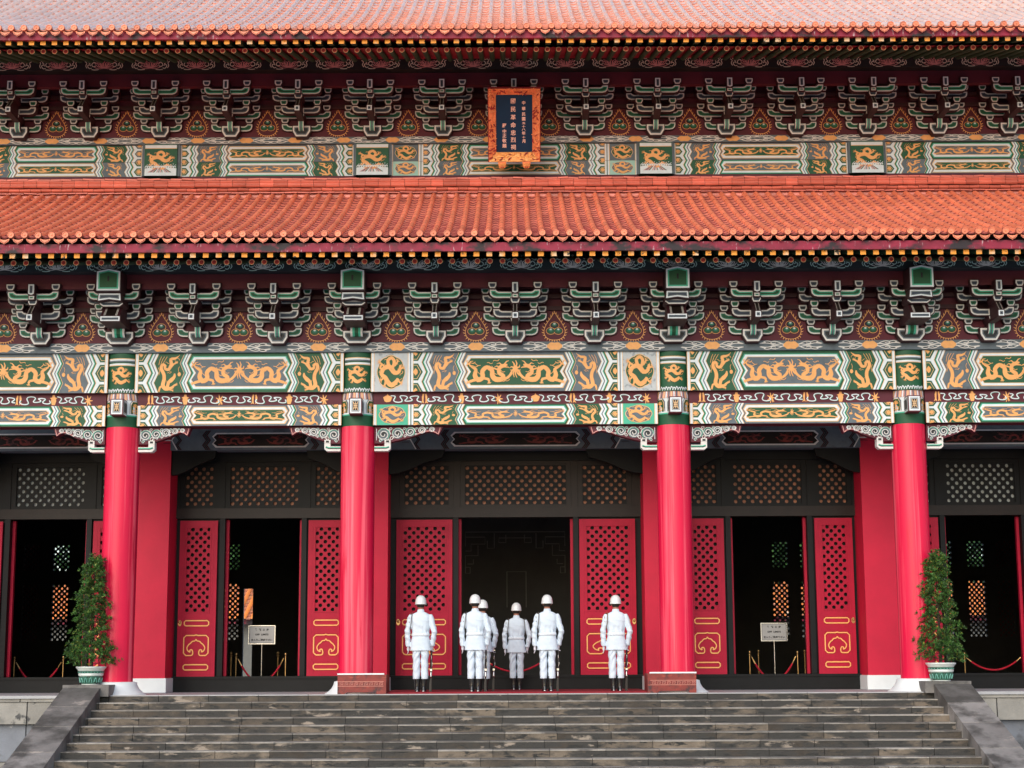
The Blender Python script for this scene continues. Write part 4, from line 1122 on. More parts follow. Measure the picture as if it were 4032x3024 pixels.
# shell of the hall
m = MB(); zr_ = 5.3
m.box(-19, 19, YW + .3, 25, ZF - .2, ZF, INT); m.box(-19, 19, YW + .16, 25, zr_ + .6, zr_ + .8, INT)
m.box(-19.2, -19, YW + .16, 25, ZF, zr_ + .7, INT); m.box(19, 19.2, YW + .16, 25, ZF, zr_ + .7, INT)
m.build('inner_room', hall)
m = MB(); wins = [(-17.36, -16.8), (-16.32, -15.75), (-15.2, -14.65), (-10.9, -10.5), (-10.27, -9.72), (9.10, 9.66), (10.09, 10.65), (14.9, 15.46), (16.0, 16.6), (17.04, 17.6)]
gap = (-9.56, -9.23)
ev = sorted(wins + [gap]); x = -19
for a, b in ev:
    m.box(x, a, 25, 25.2, ZF, 6, INT); x = b
    if (a, b) != gap:
        m.box(a, b, 25, 25.2, ZF, 1.5, INT); m.box(a, b, 25, 25.2, 3.47, 3.95, INT); m.box(a, b, 25, 25.2, 4.87, 6, INT)
    else: m.box(a, b, 25, 25.2, 3.3, 6, INT)
m.box(x, 19, 25, 25.2, ZF, 6, INT); m.build('rear_wall', hall)
for a, b in wins:
    if abs(a + b) > 34: m = MB(); m.box(a - .35, b + .35, 25.35, 25.45, 1.3, 5, BOXW); m.build('added_dimming_board', hall)  # board added behind the outermost lattices to dim them
    m = MB(); lattice(m, a, b, 1.5, 3.47, 25.05, .05, INT); m.build('rear_lattice', hall); m = MB(); lattice(m, a, b, 3.95, 4.87, 25.05, .05, INT); m.build('rear_lattice', hall)
# dark altar screen with fret work, deep inside the centre bay
scr = thing('altar_screen', 'dark screen with faint fretwork deep inside the centre doorway', 'screen', (0, 12, ZF))
m = MB(); m.box(-3.6, 3.6, 0, .2, 0, 5.6, INT); m.build('screen_panel', scr)
m = MB(); y = -.01; S = 44.7 / 6400 * 1.8228
P_ = lambda pts: [((a - 1115) * S, (at(2033, b * K, 12)[1] - ZF)) for a, b in pts]
def LN(pts): m.ribbon(P_(pts), .022, y, INL)
for s in (1, -1):
    g = lambda pts: LN([(1115 + s * (1222 - p[0] - 107 + 0) if False else 1115 + s * (p[0] - 1115), p[1]) for p in pts])
    g([(1115, 1149), (1222, 1149), (1222, 1180)]); g([(1222, 1160), (1180, 1160), (1180, 1175), (1210, 1175), (1210, 1190), (1222, 1190)])
    g([(1115, 1162), (1150, 1162), (1150, 1172), (1135, 1172), (1135, 1155)]); g([(1160, 1152), (1160, 1184), (1175, 1184), (1175, 1168)])
    g([(1195, 1178), (1195, 1200), (1222, 1200), (1222, 1238), (1212, 1238), (1212, 1225), (1222, 1225)]); g([(1205, 1208), (1205, 1218), (1218, 1218)])
m.build('fretwork', scr)
m = MB(); LN([(1097, 1312), (1097, 1235), (1138, 1235), (1138, 1312)]); m.build('tablet_outline', scr)

# ------------------------------------------------------------------ terrace, stairs, ground
RS, TS, YE_, SW = .13, .39, -1.35, 7.92
NST = 14
g = MB(); g.box(-60, 60, -70, 120, ZF - NST * RS - 1.0, ZF - NST * RS, GRND); structure(g, 'ground')
st = thing('stone_staircase', 'broad weathered stone steps rising to the temple terrace between two sloping slabs', 'staircase', (0, YE_, ZF))
rr = random.Random(21)
for k in range(NST):
    m = MB(); z1 = -k * RS; y0 = -k * TS; x = -SW + rr.uniform(-.9, 0)
    while x < SW:
        l = .945 if k == 0 else rr.uniform(.92, .98); a, b = max(x, -SW), min(x + l - .010, SW)
        if b > a + .05:
            t = rr.random(); d = rr.uniform(-.004, .004)
            m.box(a, b, y0 + d, y0 + TS + .1, z1 - RS + .0, z1 - .020, STONE, t)
            m.box(a, b, y0 - .010 + d, y0 + TS + .1, z1 - .019, z1, STN2 if k else FLOOR, t)
        x += l
    m.box(-SW, SW, y0 + .03, y0 + TS + .1, z1 - RS - .02, z1 - .01, JT if False else BK)
    m.build('step', st)
for s in (1, -1):
    m = MB(); xa, xb = sorted((s * 7.86, s * 8.56)); yt, zt = -.16, .145; sl_ = RS / TS * 1.06
    segs = [0, .92, 1.85, 2.95, 4.05, 5.1]; tt = [.2, .95 if s > 0 else .35, .5, .75, .4]
    for q in range(5):
        a, b = segs[q], segs[q + 1] - .022
        ya, yb = yt - a, yt - b; za, zb_ = zt - a * sl_, zt - b * sl_
        v = [(xa, ya, za - .0), (xb, ya, za), (xb, yb, zb_), (xa, yb, zb_), (xa, ya, -2.2), (xb, ya, -2.2), (xb, yb, -2.2), (xa, yb, -2.2)]
        m.add(v, [(0, 3, 2, 1), (0, 4, 7, 3), (1, 2, 6, 5), (3, 7, 6, 2), (0, 1, 5, 4)], SLAB, tt[q])
    m.build('sloping_slab', st)
    m = MB(); xa, xb = sorted((s * 7.70, s * 8.57)); m.box(xa, xb, yt + .0, .75, -.02, .198, SLAB, .3); m.build('end_block', st)
te = thing('stone_terrace', 'pale stone terrace with coping under the temple columns', 'terrace', (0, 0, 0))
m = MB(); m.box(-21, 21, YE_ + TS + .1, 30, -2.2, ZF - .004, FLOOR)
m.box(-SW - .6, SW + .6, YE_ + .38, YE_ + TS + .12, -.3, ZF - .006, FLOOR); m.build('terrace_floor', te)
for s in (1, -1):
    m = MB(); xa, xb = sorted((s * 8.50, s * 21)); m.box(xa, xb, YE_ - .03, YE_ + .8, ZF - .055, ZF, FLOOR); m.build('coping', te)
    def course(z0, z1, y, mt, off, ln):
        m = MB(); x = xa - off
        while x < xb:
            a, b = max(x, xa), min(x + ln - .022, xb)
            if b > a + .03: m.box(a, b, y, y + .5, z0, z1, mt, rr.random())
            x += ln
        m.box(xa, xb, y + .03, y + .6, z0 - .01, z1 + .003, BK); m.build('facing_course', te)
    course(-.085, ZF - .057, YE_ + .01, WALLS, .4, 3.0); course(-.50, -.09, YE_ + .04, WALLS, .10 if s > 0 else .17, .70)
    course(-1.20, -.505, YE_ + .16, WALLB, .15, .74); course(-1.9, -1.205, YE_ - .05, WALLS, .2, 1.5)
ca = MB(); ca.box(-2.60, 2.60, YE_ + .22, 2.5, ZF + .001, ZD, CARP); o = ca.build('red_carpet'); tag(o, 'thin red carpet laid along the top of the steps under the white-uniformed people', 'carpet')

# red wooden covers round the feet of the two middle columns
def cover(s):
    t = thing('wooden_cover', 'worn red wooden cover with a fret band at the foot of the %s middle column' % ('left' if s < 0 else 'right'), 'wooden cover', (s * 2.97, -1.28, ZF), 'wooden covers at the column feet')
    w = .44; m = MB(); H = .365
    m.box(-w, w, 0, .05, .05, H, BOXW, .6)
    m.prism([(-w, 0), (-w + .13, 0), (-w + .17, .035), (w - .17, .035), (w - .13, 0), (w, 0), (w, .05), (-w, .05)], 0, .05, BOXW, .5)
    for z, mm in ((.23, BOXL), (.145, BOXL)): m.box(-w + .005, w - .005, -.006, 0, z, z + .010, mm)
    for k in range(9):
        x = -w + .05 + k * .094
        m.ribbon([(x, .165), (x, .212), (x + .055, .212), (x + .055, .178), (x + .026, .178), (x + .026, .196)], .009, -.003, BOXL)
    m.build('front_board', t)
    m = MB(); xo = -s * w; a, b = sorted((xo, xo - (-s) * .0 + (-s) * .045)); m.box(a, b, .002, .80, .0, H, BOXW, .2); m.build('side_board', t)
    m = MB(); m.box(-w - .005, w + .005, -.012, .06, H, H + .026, PW); m.build('top_strip', t)
    return t
cover(-1); cover(1)

# ------------------------------------------------------------------ barrier posts, ropes, signs
def post(px, py, Y, lab, first=[]):
    x, z = at(px, py, Y)
    if not first:
        t = thing('barrier_post', lab, 'barrier post', (0, 0, 0), 'brass barrier posts in the doorways')
        h = .80; m = MB(); m.lathe([(.0, 0), (.16, 0), (.16, .015), (.13, .03), (.03, .045), (.014, .06)], 0, 0, BRASS, 24); m.build('base', t)
        m = MB(); m.lathe([(.014, .05), (.014, h - .10)], 0, 0, BRASS, 12); m.build('rod', t)
        m = MB(); m.lathe([(.014, h - .10), (.034, h - .10), (.036, h - .085), (.018, h - .08), (.014, h - .065), (.02, h - .06)], 0, 0, BRASS, 16); m.ball((0, 0, h - .035), .033, BRASS); m.build('ball_top', t)
        first.append(t); o = t
    else: o = copy_tree(first[0]); o['label'] = lab
    o.location = (x, Y, ZF + .0)
    k = (z + .02 - ZF) / .80; o.scale = (1, 1, k)
    return x, z
def rope(p, q, Y, sag, lab):
    t = thing('velvet_rope', lab, 'rope', ((p[0] + q[0]) / 2, Y, p[1] - .1), 'red ropes between brass posts')
    ox, oz = t.location.x, t.location.z; pts = []
    z0 = p[1] - .11
    N = 24
    for k in range(N + 1):
        u = k / N; x = p[0] + .04 + (q[0] - p[0] - .08) * u; pts.append((x - ox, 0, z0 - sag * (1 - (2 * u - 1) ** 2) - oz))
    m = MB(); m.tube(pts[2:-2], .021, ROPE, 10)
    m.build('rope', t)
    for a, b in ((pts[0], pts[2]), (pts[-3], pts[-1])):
        m = MB(); m.tube([a, tuple((i + j) / 2 for i, j in zip(a, b)), b], [.008, .016, .024], BRASS, 8); m.build('clasp', t)
A = [post(57, 2588, 3.9, 'brass barrier post at the far left edge of the photo'), post(250, 2585, 3.9, 'brass barrier post in the dark doorway left of the left potted tree'),
     post(930, 2573, 3.9, 'front brass post left of the left notice board'), post(1125, 2573, 3.9, 'front brass post right of the left notice board'),
     post(2951, 2565, 3.9, 'front brass post left of the right notice board'), post(3140, 2565, 3.9, 'front brass post right of the right notice board'),
     post(3797, 2570, 3.9, 'brass barrier post just right of the right potted tree'), post(4025, 2570, 3.9, 'brass barrier post at the far right edge of the photo'),
     post(1905, 2580, 3.9, 'barrier post in the centre doorway behind the second person from the left'), post(2150, 2580, 3.9, 'barrier post in the centre doorway behind the second person from the right')]
post(911, 2568, 6.4, 'rear dim post behind the left post of the left notice board'); post(1095, 2568, 6.4, 'rear dim post behind the right post of the left notice board')
post(2986, 2560, 6.4, 'rear dim post behind the left post of the right notice board'); post(3168, 2560, 6.4, 'rear dim post behind the right post of the right notice board')
rope(A[0], A[1], 3.9, .46, 'red rope sagging in the far left doorway'); rope(A[2], A[3], 3.9, .52, 'red rope in front of the left notice board')
rope(A[4], A[5], 3.9, .52, 'red rope in front of the right notice board'); rope(A[6], A[7], 3.9, .27, 'shallow red rope in the far right doorway')
rope(A[8], A[9], 3.9, .25, 'red rope across the centre doorway behind the middle person')

def sign(px0, py0, px1, py1, lab):
    Y = 4.3; x0, z1 = at(px0, py0, Y); x1, z0 = at(px1, py1, Y); cx = (x0 + x1) / 2; w = (x1 - x0) / 2; h = (z1 - z0) / 2; cz = (z0 + z1) / 2 - ZF
    t = thing('notice_board', lab, 'sign', (cx, Y, ZF), 'silver notice boards on poles')
    m = MB(); m.box(-w, w, 0, .02, cz - h, cz + h, SIGNM); m.build('plate', t)
    m = MB()
    for a in ([(-w, cz - h, w, cz - h + .012)], [(-w, cz + h - .012, w, cz + h)]):
        for q in a: m.box(q[0], q[2], -.008, -.0005, q[1], q[3], STEEL)
    for a in (-w, w - .012): m.box(a, a + .012, -.008, -.0005, cz - h + .013, cz + h - .013, STEEL)
    i = .022; L = [(-w + i, cz - h + i), (w - i, cz - h + i), (w - i, cz + h - i), (-w + i, cz + h - i), (-w + i, cz - h + i)]
    for a, b in zip(L, L[1:]): m.ribbon([a, b], .008, -.002, INK)
    m.build('rim', t)
    for txt, sz, dz, sp, bo in (('敬  請  止  步', .052, .115, 1.0, .0022), ('OFF  LIMITS', .055, .005, 1.05, .003), ('立入りご遠慮下さい', .056, -.115, 1.0, .0022)):
        m = MB(); vs, fs = text_geo(txt, sz, spacing=sp, bold=bo)
        wv = max(v[0] for v in vs) - min(v[0] for v in vs); c_ = (max(v[0] for v in vs) + min(v[0] for v in vs)) / 2; cy = (max(v[1] for v in vs) + min(v[1] for v in vs)) / 2
        tw = {.052: .31, .055: .30, .056: .48}[sz]; k = tw / wv
        m.add([((v[0] - c_) * k, -.003, cz + dz + (v[1] - cy) * (.052 / sz) * 1.0) for v in vs], fs, INK); m.build('text_line', t)
    m = MB(); m.tube([(.0, .03, 0), (0, .03, cz - h + .1)], .013, STEEL, 10); m.lathe([(0, 0), (.16, 0), (.16, .012), (.02, .02)], 0, .03, STEEL, 20); m.build('pole', t)
sign(979, 2463, 1083, 2536, 'silver OFF LIMITS notice on a pole in the doorway left of centre')
sign(2995, 2453, 3101, 2524, 'silver OFF LIMITS notice on a pole in the doorway right of centre')

# ------------------------------------------------------------------ name board
def plaque():
    Yt, Yb = .55, 1.35; zt, zb_ = zc(343 / K, Yt), zc(637 / K, Yb)
    Hh = sqrt((zt - zb_) ** 2 + (Yb - Yt) ** 2); ang = atan2(Yb - Yt, zt - zb_)
    t = thing('name_board', 'navy board with carved gold frame and gold Chinese lettering hung below the upper eave', 'name board', (.005, Yb, zb_)); t.rotation_euler.x = ang
    m = MB(); m.box(-.565, .565, .0, .06, 0, Hh, CRD)
    w = .565; ix = .40; it = Hh - .15; ib = .205
    for q in ((-w, -w + .018, 0, Hh), (w - .018, w, 0, Hh), (-w + .018, w - .018, 0, .018), (-w + .018, w - .018, Hh - .018, Hh)): m.box(q[0], q[1], -.05, -.0005, q[2], q[3], CRD)
    m.build('back_board', t)
    m = MB(); f = -.10; g = .548
    P = [((-g, .02), (-ix, ib)), ((g, .02), (ix, ib)), ((g, Hh - .02), (ix, it)), ((-g, Hh - .02), (-ix, it))]
    for k in range(4):
        (a, b), (c, d) = P[k], P[(k + 1) % 4]
        m.add([(a[0], -.085, a[1]), (c[0], -.085, c[1]), (d[0], -.012, d[1]), (b[0], -.012, b[1])], [(0, 1, 2, 3)], CGY if k == 0 else CGD)
        # carved relief
        rr = random.Random(k + 4); N = 16 if k % 2 == 0 else 26
        for q in range(N):
            u = (q + .5) / N
            for v_ in (.25, .55, .82):
                if rr.random() < .25: continue
                pa = [a[i] + (c[i] - a[i]) * u for i in (0, 1)]; pb = [b[i] + (d[i] - b[i]) * u for i in (0, 1)]
                x = pa[0] + (pb[0] - pa[0]) * v_ + rr.uniform(-.015, .015); z = pa[1] + (pb[1] - pa[1]) * v_ + rr.uniform(-.015, .015); y = -.088 + .073 * v_
                an = rr.uniform(0, 6.28); l = rr.uniform(.03, .055)
                m.tube([(x - l * cos(an), y - .004, z - l * sin(an)), (x + .02 * sin(an), y - .018, z), (x + l * cos(an), y - .004, z + l * sin(an))], [.008, .014, .006], (CGY if k == 0 else CGD) if rr.random() > .3 else CRD, 6)
        m.tube([(b[0], -.016, b[1]), (d[0], -.016, d[1])], .010, CGY if k == 0 else CGD, 6)
    m.build('carved_frame', t)
    m = MB(); m.box(-ix, ix, -.008, -.001, ib, it, PLQ); m.build('panel', t)
    # crop pixel (1198x1659 for 260x360 px) to board coordinates
    X = lambda px: (px / 4.608 + 1900 - 2025.3) / 181.5
    ZZ = lambda py: Hh * (1 - ((py / 4.608 + 320) - 343) / 294)
    cols = ((560, [355, 502, 645, 785, 925, 1055, 1190], '國民革命忠烈祠', .118), (748, [385, 490, 590, 675, 752, 815, 868, 935, 1010, 1080], '中華民國五十八年十月', .082), (400, [795, 900, 978, 1070, 1165], '蔣中正敬題', .092))
    for px, rows, chars, sz in cols:
        for py, ch in zip(rows, chars):
            vs, fs = text_geo(ch, sz, bold=.0014)
            cx = (max(v[0] for v in vs) + min(v[0] for v in vs)) / 2; cy = (max(v[1] for v in vs) + min(v[1] for v in vs)) / 2
            kk = .62 if ch in '五十八' and sz < .09 else 1
            m = MB(); m.add([(X(px) + (v[0] - cx), -.014, ZZ(py) + (v[1] - cy) * kk * 1.02) for v in vs], fs, LTR); m.build('character', t)
    for s in (-1, 1):
        m = MB(); c = s * .262
        P = ccw([(c - .09, .03), (c - .085, -.03), (c - .06, -.11), (c + .06, -.11), (c + .085, -.03), (c + .09, .03)])
        m.prism(P, -.12, .05, CGD, side=CRD)
        for zq in (-.02, -.055): m.tube([(c - .07, -.125, zq), (c, -.135, zq - .012), (c + .07, -.125, zq)], .012, CGY, 6)
        m.tube([(c - .03, -.125, -.09), (c, -.14, -.075), (c + .03, -.125, -.09)], .012, CRD, 6)
        m.build('foot', t)
plaque()

# ------------------------------------------------------------------ what stands behind the hall
def rear_building():
    t = thing('rear_building', 'low building with bright orange glazed roof seen through the rear lattices', 'building', (0, 54, ZF))
    m = MB(); m.box(-30, 30, 1.2, 6, 0, 3.2, GWALL); m.build('wall', t)
    m = MB(); rr = random.Random(2); L = 5.0; sp = .42
    for i in range(-70, 71):
        cx = i * sp; vs = []
        for s in (0, L):
            for k in range(6):
                a = pi * k / 5; vs.append((cx + .11 * cos(a), -.0 + s, 3.05 + s * .40 + .11 * sin(a) + .03))
        m.add(vs, [(k, k + 1, 7 + k, 6 + k) for k in range(5)] + [(5, 4, 3, 2, 1, 0)], OTILE, None, True)
        for j in range(24):
            s = j * L / 24; z = 3.05 + s * .40
            m.add([(cx + .1, s, z + .03), (cx + sp - .1, s, z + .03), (cx + sp - .1, s + L / 24, z + .05), (cx + .1, s + L / 24, z + .05), (cx + .1, s, z), (cx + sp - .1, s, z)], [(0, 1, 2, 3), (4, 5, 1, 0)], OTILD, rr.random())
    m.build('tiled_roof', t)
    m = MB(); m.box(-30, 30, .3, .5, 2.8, 3.04, FS); m.build('eave_board', t)
rear_building()
def leafball(m, c, r, n, rr, mm, sz):
    for _ in range(n):
        d = Vector((rr.gauss(0, 1), rr.gauss(0, 1), rr.gauss(0, 1))).normalized() * r * rr.random() ** .33
        p = Vector(c) + d; a = Vector((rr.gauss(0, 1), rr.gauss(0, 1), rr.gauss(0, 1))).normalized(); b = a.orthogonal().normalized() * sz * .4; a *= sz
        m.add([p - a, p + b, p + a, p - b], [(0, 1, 2, 3)], mm, rr.random())
def rear_tree(x, y, h, lab):
    rr = random.Random(int(x * 7 + 100)); t = thing('broadleaf_tree', lab, 'tree', (x, y, ZF), 'trees behind the rear building')
    m = MB(); m.tube([(0, 0, 0), (.1, 0, h * .3), (-.1, 0, h * .55), (0, 0, h * .8)], [.35, .28, .2, .08], BARK, 8); m.build('trunk', t)
    m = MB()
    for _ in range(14): leafball(m, (rr.uniform(-4, 4), rr.uniform(-1.5, 1.5), h * rr.uniform(.35, .95)), rr.uniform(1.5, 2.6), 300, rr, LEAF, .34)
    m.build('crown', t)
for k, (x, h, lab) in enumerate(((-26, 8, 'leafy tree seen through the far left rear lattice windows'), (-16, 9, 'leafy tree seen through the rear lattices left of the left column'), (16, 9, 'leafy tree seen through the rear lattices of the right-hand doorway'), (26, 8, 'leafy tree seen through the far right rear lattice windows'))): rear_tree(x, 66, h, lab)

# ------------------------------------------------------------------ potted conifers
def pot_and_tree(s, x, y, labp, labt, seed):
    z = ZF + .168 + .005
    t = thing('flower_pot', labp, 'pot', (x, y, z), 'glazed pots on the stair end blocks')
    m = MB(); prof = [(.0, 0), (.165, 0), (.17, .04), (.172, .045)]
    m.lathe([(0, 0), (.17, 0), (.175, .04)], 0, 0, POTW, 40)
    m.lathe([(.172, .04), (.20, .10), (.222, .19)], 0, 0, POTG, 40); m.lathe([(.224, .19), (.232, .20), (.238, .235), (.232, .24)], 0, 0, POTW, 40)
    m.lathe([(.228, .24), (.235, .285)], 0, 0, POTG, 40); m.lathe([(.235, .285), (.245, .29), (.25, .31), (.275, .335), (.287, .35), (.285, .368), (.255, .37), (.25, .345), (.0, .345)], 0, 0, POTW, 40)
    m.build('pot_body', t)
    m = MB()
    for k in range(14):
        a = 2 * pi * k / 14
        pts = []
        for q in range(7):
            u = q / 6; an = a + (u - .5) * .26 ; h = .07 + .085 * sin(pi * u); r = .186 + h * .22; pts.append((r * cos(an), r * sin(an), h))
        m.tube(pts, .008, POTL, 6)
    for k in range(24):
        a = 2 * pi * k / 24; m.ball((.236 * cos(a), .236 * sin(a), .262), (.014, .014, .009), POTL, 6, 4)
    m.build('relief', t)
    rr = random.Random(seed)
    t = thing('potted_conifer', labt, 'conifer', (x + .0, y, z + .345), 'clipped conifers in the glazed pots')
    m = MB(); m.tube([(0, 0, -.02), (.01, 0, .4), (-.01, .01, 1.2), (0, 0, 1.95)], [.035, .028, .018, .006], BARK, 8)
    tw = []
    H = 2.18
    for k in range(64):
        h = .12 + (k / 64) * 1.95; a = k * 2.4 + rr.uniform(-.3, .3); r = max(.08, (.40 * (1 - h / H) ** .72 + .10)) * rr.uniform(.75, 1.0)
        p0 = Vector((0, 0, h - .05)); p1 = Vector((r * cos(a), r * sin(a) * .95, h + .03)); tw.append((p0, p1)); m.tube([p0, (p0 + p1) / 2 - Vector((0, 0, .01)), p1], [.008, .006, .003], BARK, 4)
    m.build('trunk', t)
    m = MB()
    def rosette(p, d, size):
        tn = rr.random(); n = rr.randint(8, 11)
        d = d.normalized(); u = d.orthogonal().normalized(); v = d.cross(u)
        for k in range(n):
            a = 2 * pi * k / n + rr.uniform(-.2, .2); el = rr.uniform(.25, 1.1)
            dr = (u * cos(a) + v * sin(a)) * cos(el) + d * sin(el); dr = (dr + Vector((0, 0, .25))).normalized()
            l = size * rr.uniform(.75, 1.2); sd_ = dr.cross(Vector((rr.gauss(0, 1), rr.gauss(0, 1), rr.gauss(0, 1)))).normalized() * size * .12
            tip = p + dr * l; mid = p + dr * l * .55
            m.add([p, mid + sd_, tip, mid - sd_], [(0, 1, 2, 3)], LEAF2 if rr.random() < .09 else LEAF, min(1, max(0, tn + rr.uniform(-.15, .15))))
    for p0, p1 in tw:
        for _ in range(24):
            u = rr.uniform(.3, 1.08); p = p0.lerp(p1, u) + Vector((rr.gauss(0, .035), rr.gauss(0, .035), rr.gauss(0, .035)))
            rosette(p, (p1 - p0).normalized() + Vector((0, 0, .5)), rr.uniform(.05, .075))
    for _ in range(140):
        a = rr.uniform(0, 6.28); q = rr.uniform(.25, .48); rosette(Vector((q * cos(a), q * sin(a), rr.uniform(.04, .5))), Vector((cos(a), sin(a), .4)), rr.uniform(.055, .075))
    for _ in range(36): rosette(Vector((rr.gauss(0, .04), rr.gauss(0, .04), rr.uniform(1.9, 2.17))), Vector((0, 0, 1)), .055)
    m.build('crown', t)
px, _ = at(357, 2690, -1.05); pot_and_tree(-1, px, -1.05, 'green and white glazed pot on the left stair end block', 'clipped conical conifer in the pot at the left end of the stairs', 5)
px, _ = at(3707, 2680, -1.05); pot_and_tree(1, px, -1.05, 'green and white glazed pot on the right stair end block', 'clipped conical conifer in the pot at the right end of the stairs', 11)

# ------------------------------------------------------------------ people
def remeshed(mb, name, vox, smooth=2, fold=None):
    me = mb.mesh(name + '_src'); o = bpy.data.objects.new('tmp', me); COL.objects.link(o)
    r = o.modifiers.new('r', 'REMESH'); r.mode = 'VOXEL'; r.voxel_size = vox; r.use_smooth_shade = True
    if smooth: q = o.modifiers.new('s', 'SMOOTH'); q.iterations = smooth; q.factor = .5
    dg = bpy.context.evaluated_depsgraph_get(); out = bpy.data.meshes.new_from_object(o.evaluated_get(dg)); out.name = name
    bpy.data.objects.remove(o); bpy.data.meshes.remove(me)
    if fold:
        nr = [v.normal.copy() for v in out.vertices]
        for v, n_ in zip(out.vertices, nr): v.co += n_ * fold(v.co)
    return out
def hand(m, wrist, d, side, curl, mt):
    """palm, four unequal bent fingers and a thumb; d points down the hand, side towards the thumb"""
    W = Vector(wrist); d = Vector(d).normalized(); s = Vector(side).normalized(); s = (s - d * s.dot(d)).normalized(); pn = d.cross(s) * curl[1]
    m.tube([W - d * .03, W + d * .02, W + d * .07, W + d * .095], [(.024, .020), (.030, .017), (.036, .016), (.030, .013)], mt, 12)
    for k, (l, o) in enumerate(((.070, .027), (.078, .010), (.073, -.008), (.058, -.025))):
        b = W + d * .085 + s * o; c = curl[0]
        k1 = b + (d * cos(c * .4) + pn * sin(c * .4)) * l * .45; k2 = k1 + (d * cos(c * 1.1) + pn * sin(c * 1.1)) * l * .33; k3 = k2 + (d * cos(c * 1.7) + pn * sin(c * 1.7)) * l * .25
        m.tube([b - d * .02, b, k1, k2, k3], [.0095, .0095, .009, .008, .0065], mt, 8)
    b = W + d * .03 + s * .026
    m.tube([b - s * .01, b + d * .025 + s * .02, b + d * .055 + s * .026 + pn * .01, b + d * .075 + s * .022 + pn * .02], [.012, .0115, .010, .008], mt, 8)
def arm_pts(s, var):
    sh = Vector((s * .185, -.005, 1.475)); 
    if var == 'rifle' and s > 0: el = Vector((.272, -.055, 1.17)); wr = Vector((.232, .045, .905))
    elif var == 'out' and s > 0: el = Vector((.285, -.05, 1.18)); wr = Vector((.242, .03, .93))
    else: el = Vector((s * .262, -.03, 1.165)); wr = Vector((s * .245, .02, .89))
    return sh, el, wr
def clothed(var):
    B = MB(); M = SKIN
    B.loft([(0, 0, .80, .12, .09), (0, 0, .95, .14, .10), (0, 0, 1.1, .125, .09), (0, 0, 1.3, .155, .10), (0, 0, 1.44, .165, .10), (0, 0, 1.52, .11, .08), (0, 0, 1.56, .055, .055)], M, 20)
    B.tube([(0, -.005, 1.50), (0, 0, 1.58), (0, .012, 1.66)], [.062, .056, .060], M, 16)
    B.ball((0, .012, 1.715), (.074, .092, .112), M, 20, 14); B.ball((0, .045, 1.665), (.050, .058, .062), M, 16, 10)
    B.tube([(0, .098, 1.72), (0, .118, 1.685), (0, .10, 1.675)], [.009, .014, .012], M, 8)        # nose
    B.tube([(-.022, .094, 1.640), (0, .101, 1.641), (.022, .094, 1.640)], [.006, .009, .006], M, 8)   # mouth
    for s in (1, -1):
        B.ball((s * .078, .0, 1.695), (.010, .020, .032), M, 10, 8); B.tube([(s * .045, .085, 1.735), (s * .015, .099, 1.735)], .009, M, 6)
        B.ball((s * .030, .086, 1.717), (.013, .010, .009), M, 8, 6)
        sh, el, wr = arm_pts(s, var)
        B.tube([sh, sh.lerp(el, .5), el, el.lerp(wr, .5), wr], [.052, .047, .038, .034, .024], M, 12)
        hold = var == 'rifle' and s > 0
        hand(B, wr, (wr - el).normalized() + (Vector((-.12, .1, -.6)) if hold else Vector((0, 0, -.8))), (0, 1, 0), (1.15 if hold else .35, s * 1.0), M)
        B.tube([(s * .078, 0, .86), (s * .076, 0, .5), (s * .066, -.01, .3), (s * .064, 0, .10)], [.060, .052, .044, .034], M, 14)
        B.tube([(s * .064, -.03, .05), (s * .068, .05, .045), (s * .075, .15, .035)], [.034, .036, .028], M, 12)
    B.box(-.11, .11, -.05, .05, .84, .92, M)
    body = remeshed(B, 'body', .0055, 1)
    body.materials.clear(); body.materials.append(MATS[SKIN]); body.materials.append(MATS[GLOVE])
    for p in body.polygons: p.material_index = 1 if (p.center.z < .95 and abs(p.center.x) > .19) else 0
    J = MB(); M = UNI
    J.loft([(0, .0, .795, .212, .135), (0, 0, .86, .203, .130), (0, 0, .98, .186, .122), (0, 0, 1.07, .168, .115), (0, 0, 1.11, .163, .112), (0, 0, 1.17, .170, .115), (0, 0, 1.28, .188, .122), (0, 0, 1.38, .203, .122), (0, 0, 1.45, .208, .112), (0, 0, 1.495, .185, .098), (0, 0, 1.53, .125, .085), (0, 0, 1.552, .075, .070), (0, .0, 1.60, .063, .066), (0, 0, 1.603, .060, .062)], M, 32)
    for s in (1, -1):
        sh, el, wr = arm_pts(s, var); dn = (wr - el).normalized()
        J.tube([sh - (el - sh).normalized() * .02, sh.lerp(el, .12), sh.lerp(el, .5), el, el.lerp(wr, .5), wr + dn * .01], [.046, .064, .061, .055, .052, .047], M, 16)
    def fold(p):
        v = 0
        if abs(p.x) > .21 or (p.z > .8 and abs(p.x) > .2): v = .005 * sin(p.z * 50 + p.x * 25 + 2 * noise.noise(p * 9)) * (1 if p.z < 1.4 else .3)
        else:
            k = max(0, 1 - abs(p.z - 1.17) / .13); v = .006 * k * sin(p.x * 75 + 3 * noise.noise(p * 8)) + .004 * sin(p.x * 18 + p.z * 40) * (1 if 1.15 < p.z < 1.38 else 0)
        return v + .004 * noise.noise(p * 14)
    jac = remeshed(J, 'jacket', .0075, 2, fold); jac.materials.clear(); jac.materials.append(MATS[UNI])
    return body, jac
T = MB()
for s in (1, -1): T.loft([(s * .080, -.002, .245, .0725, .085), (s * .080, -.002, .27, .0725, .085), (s * .080, 0, .42, .072, .082), (s * .081, 0, .60, .0735, .086), (s * .083, 0, .74, .076, .094), (s * .084, 0, .82, .088, .098), (s * .080, 0, .93, .085, .095)], UNI, 24)
T.loft([(0, 0, .80, .17, .10), (0, 0, .95, .155, .10)], UNI, 24)
T.v = [(x, y, z) for x, y, z in T.v]
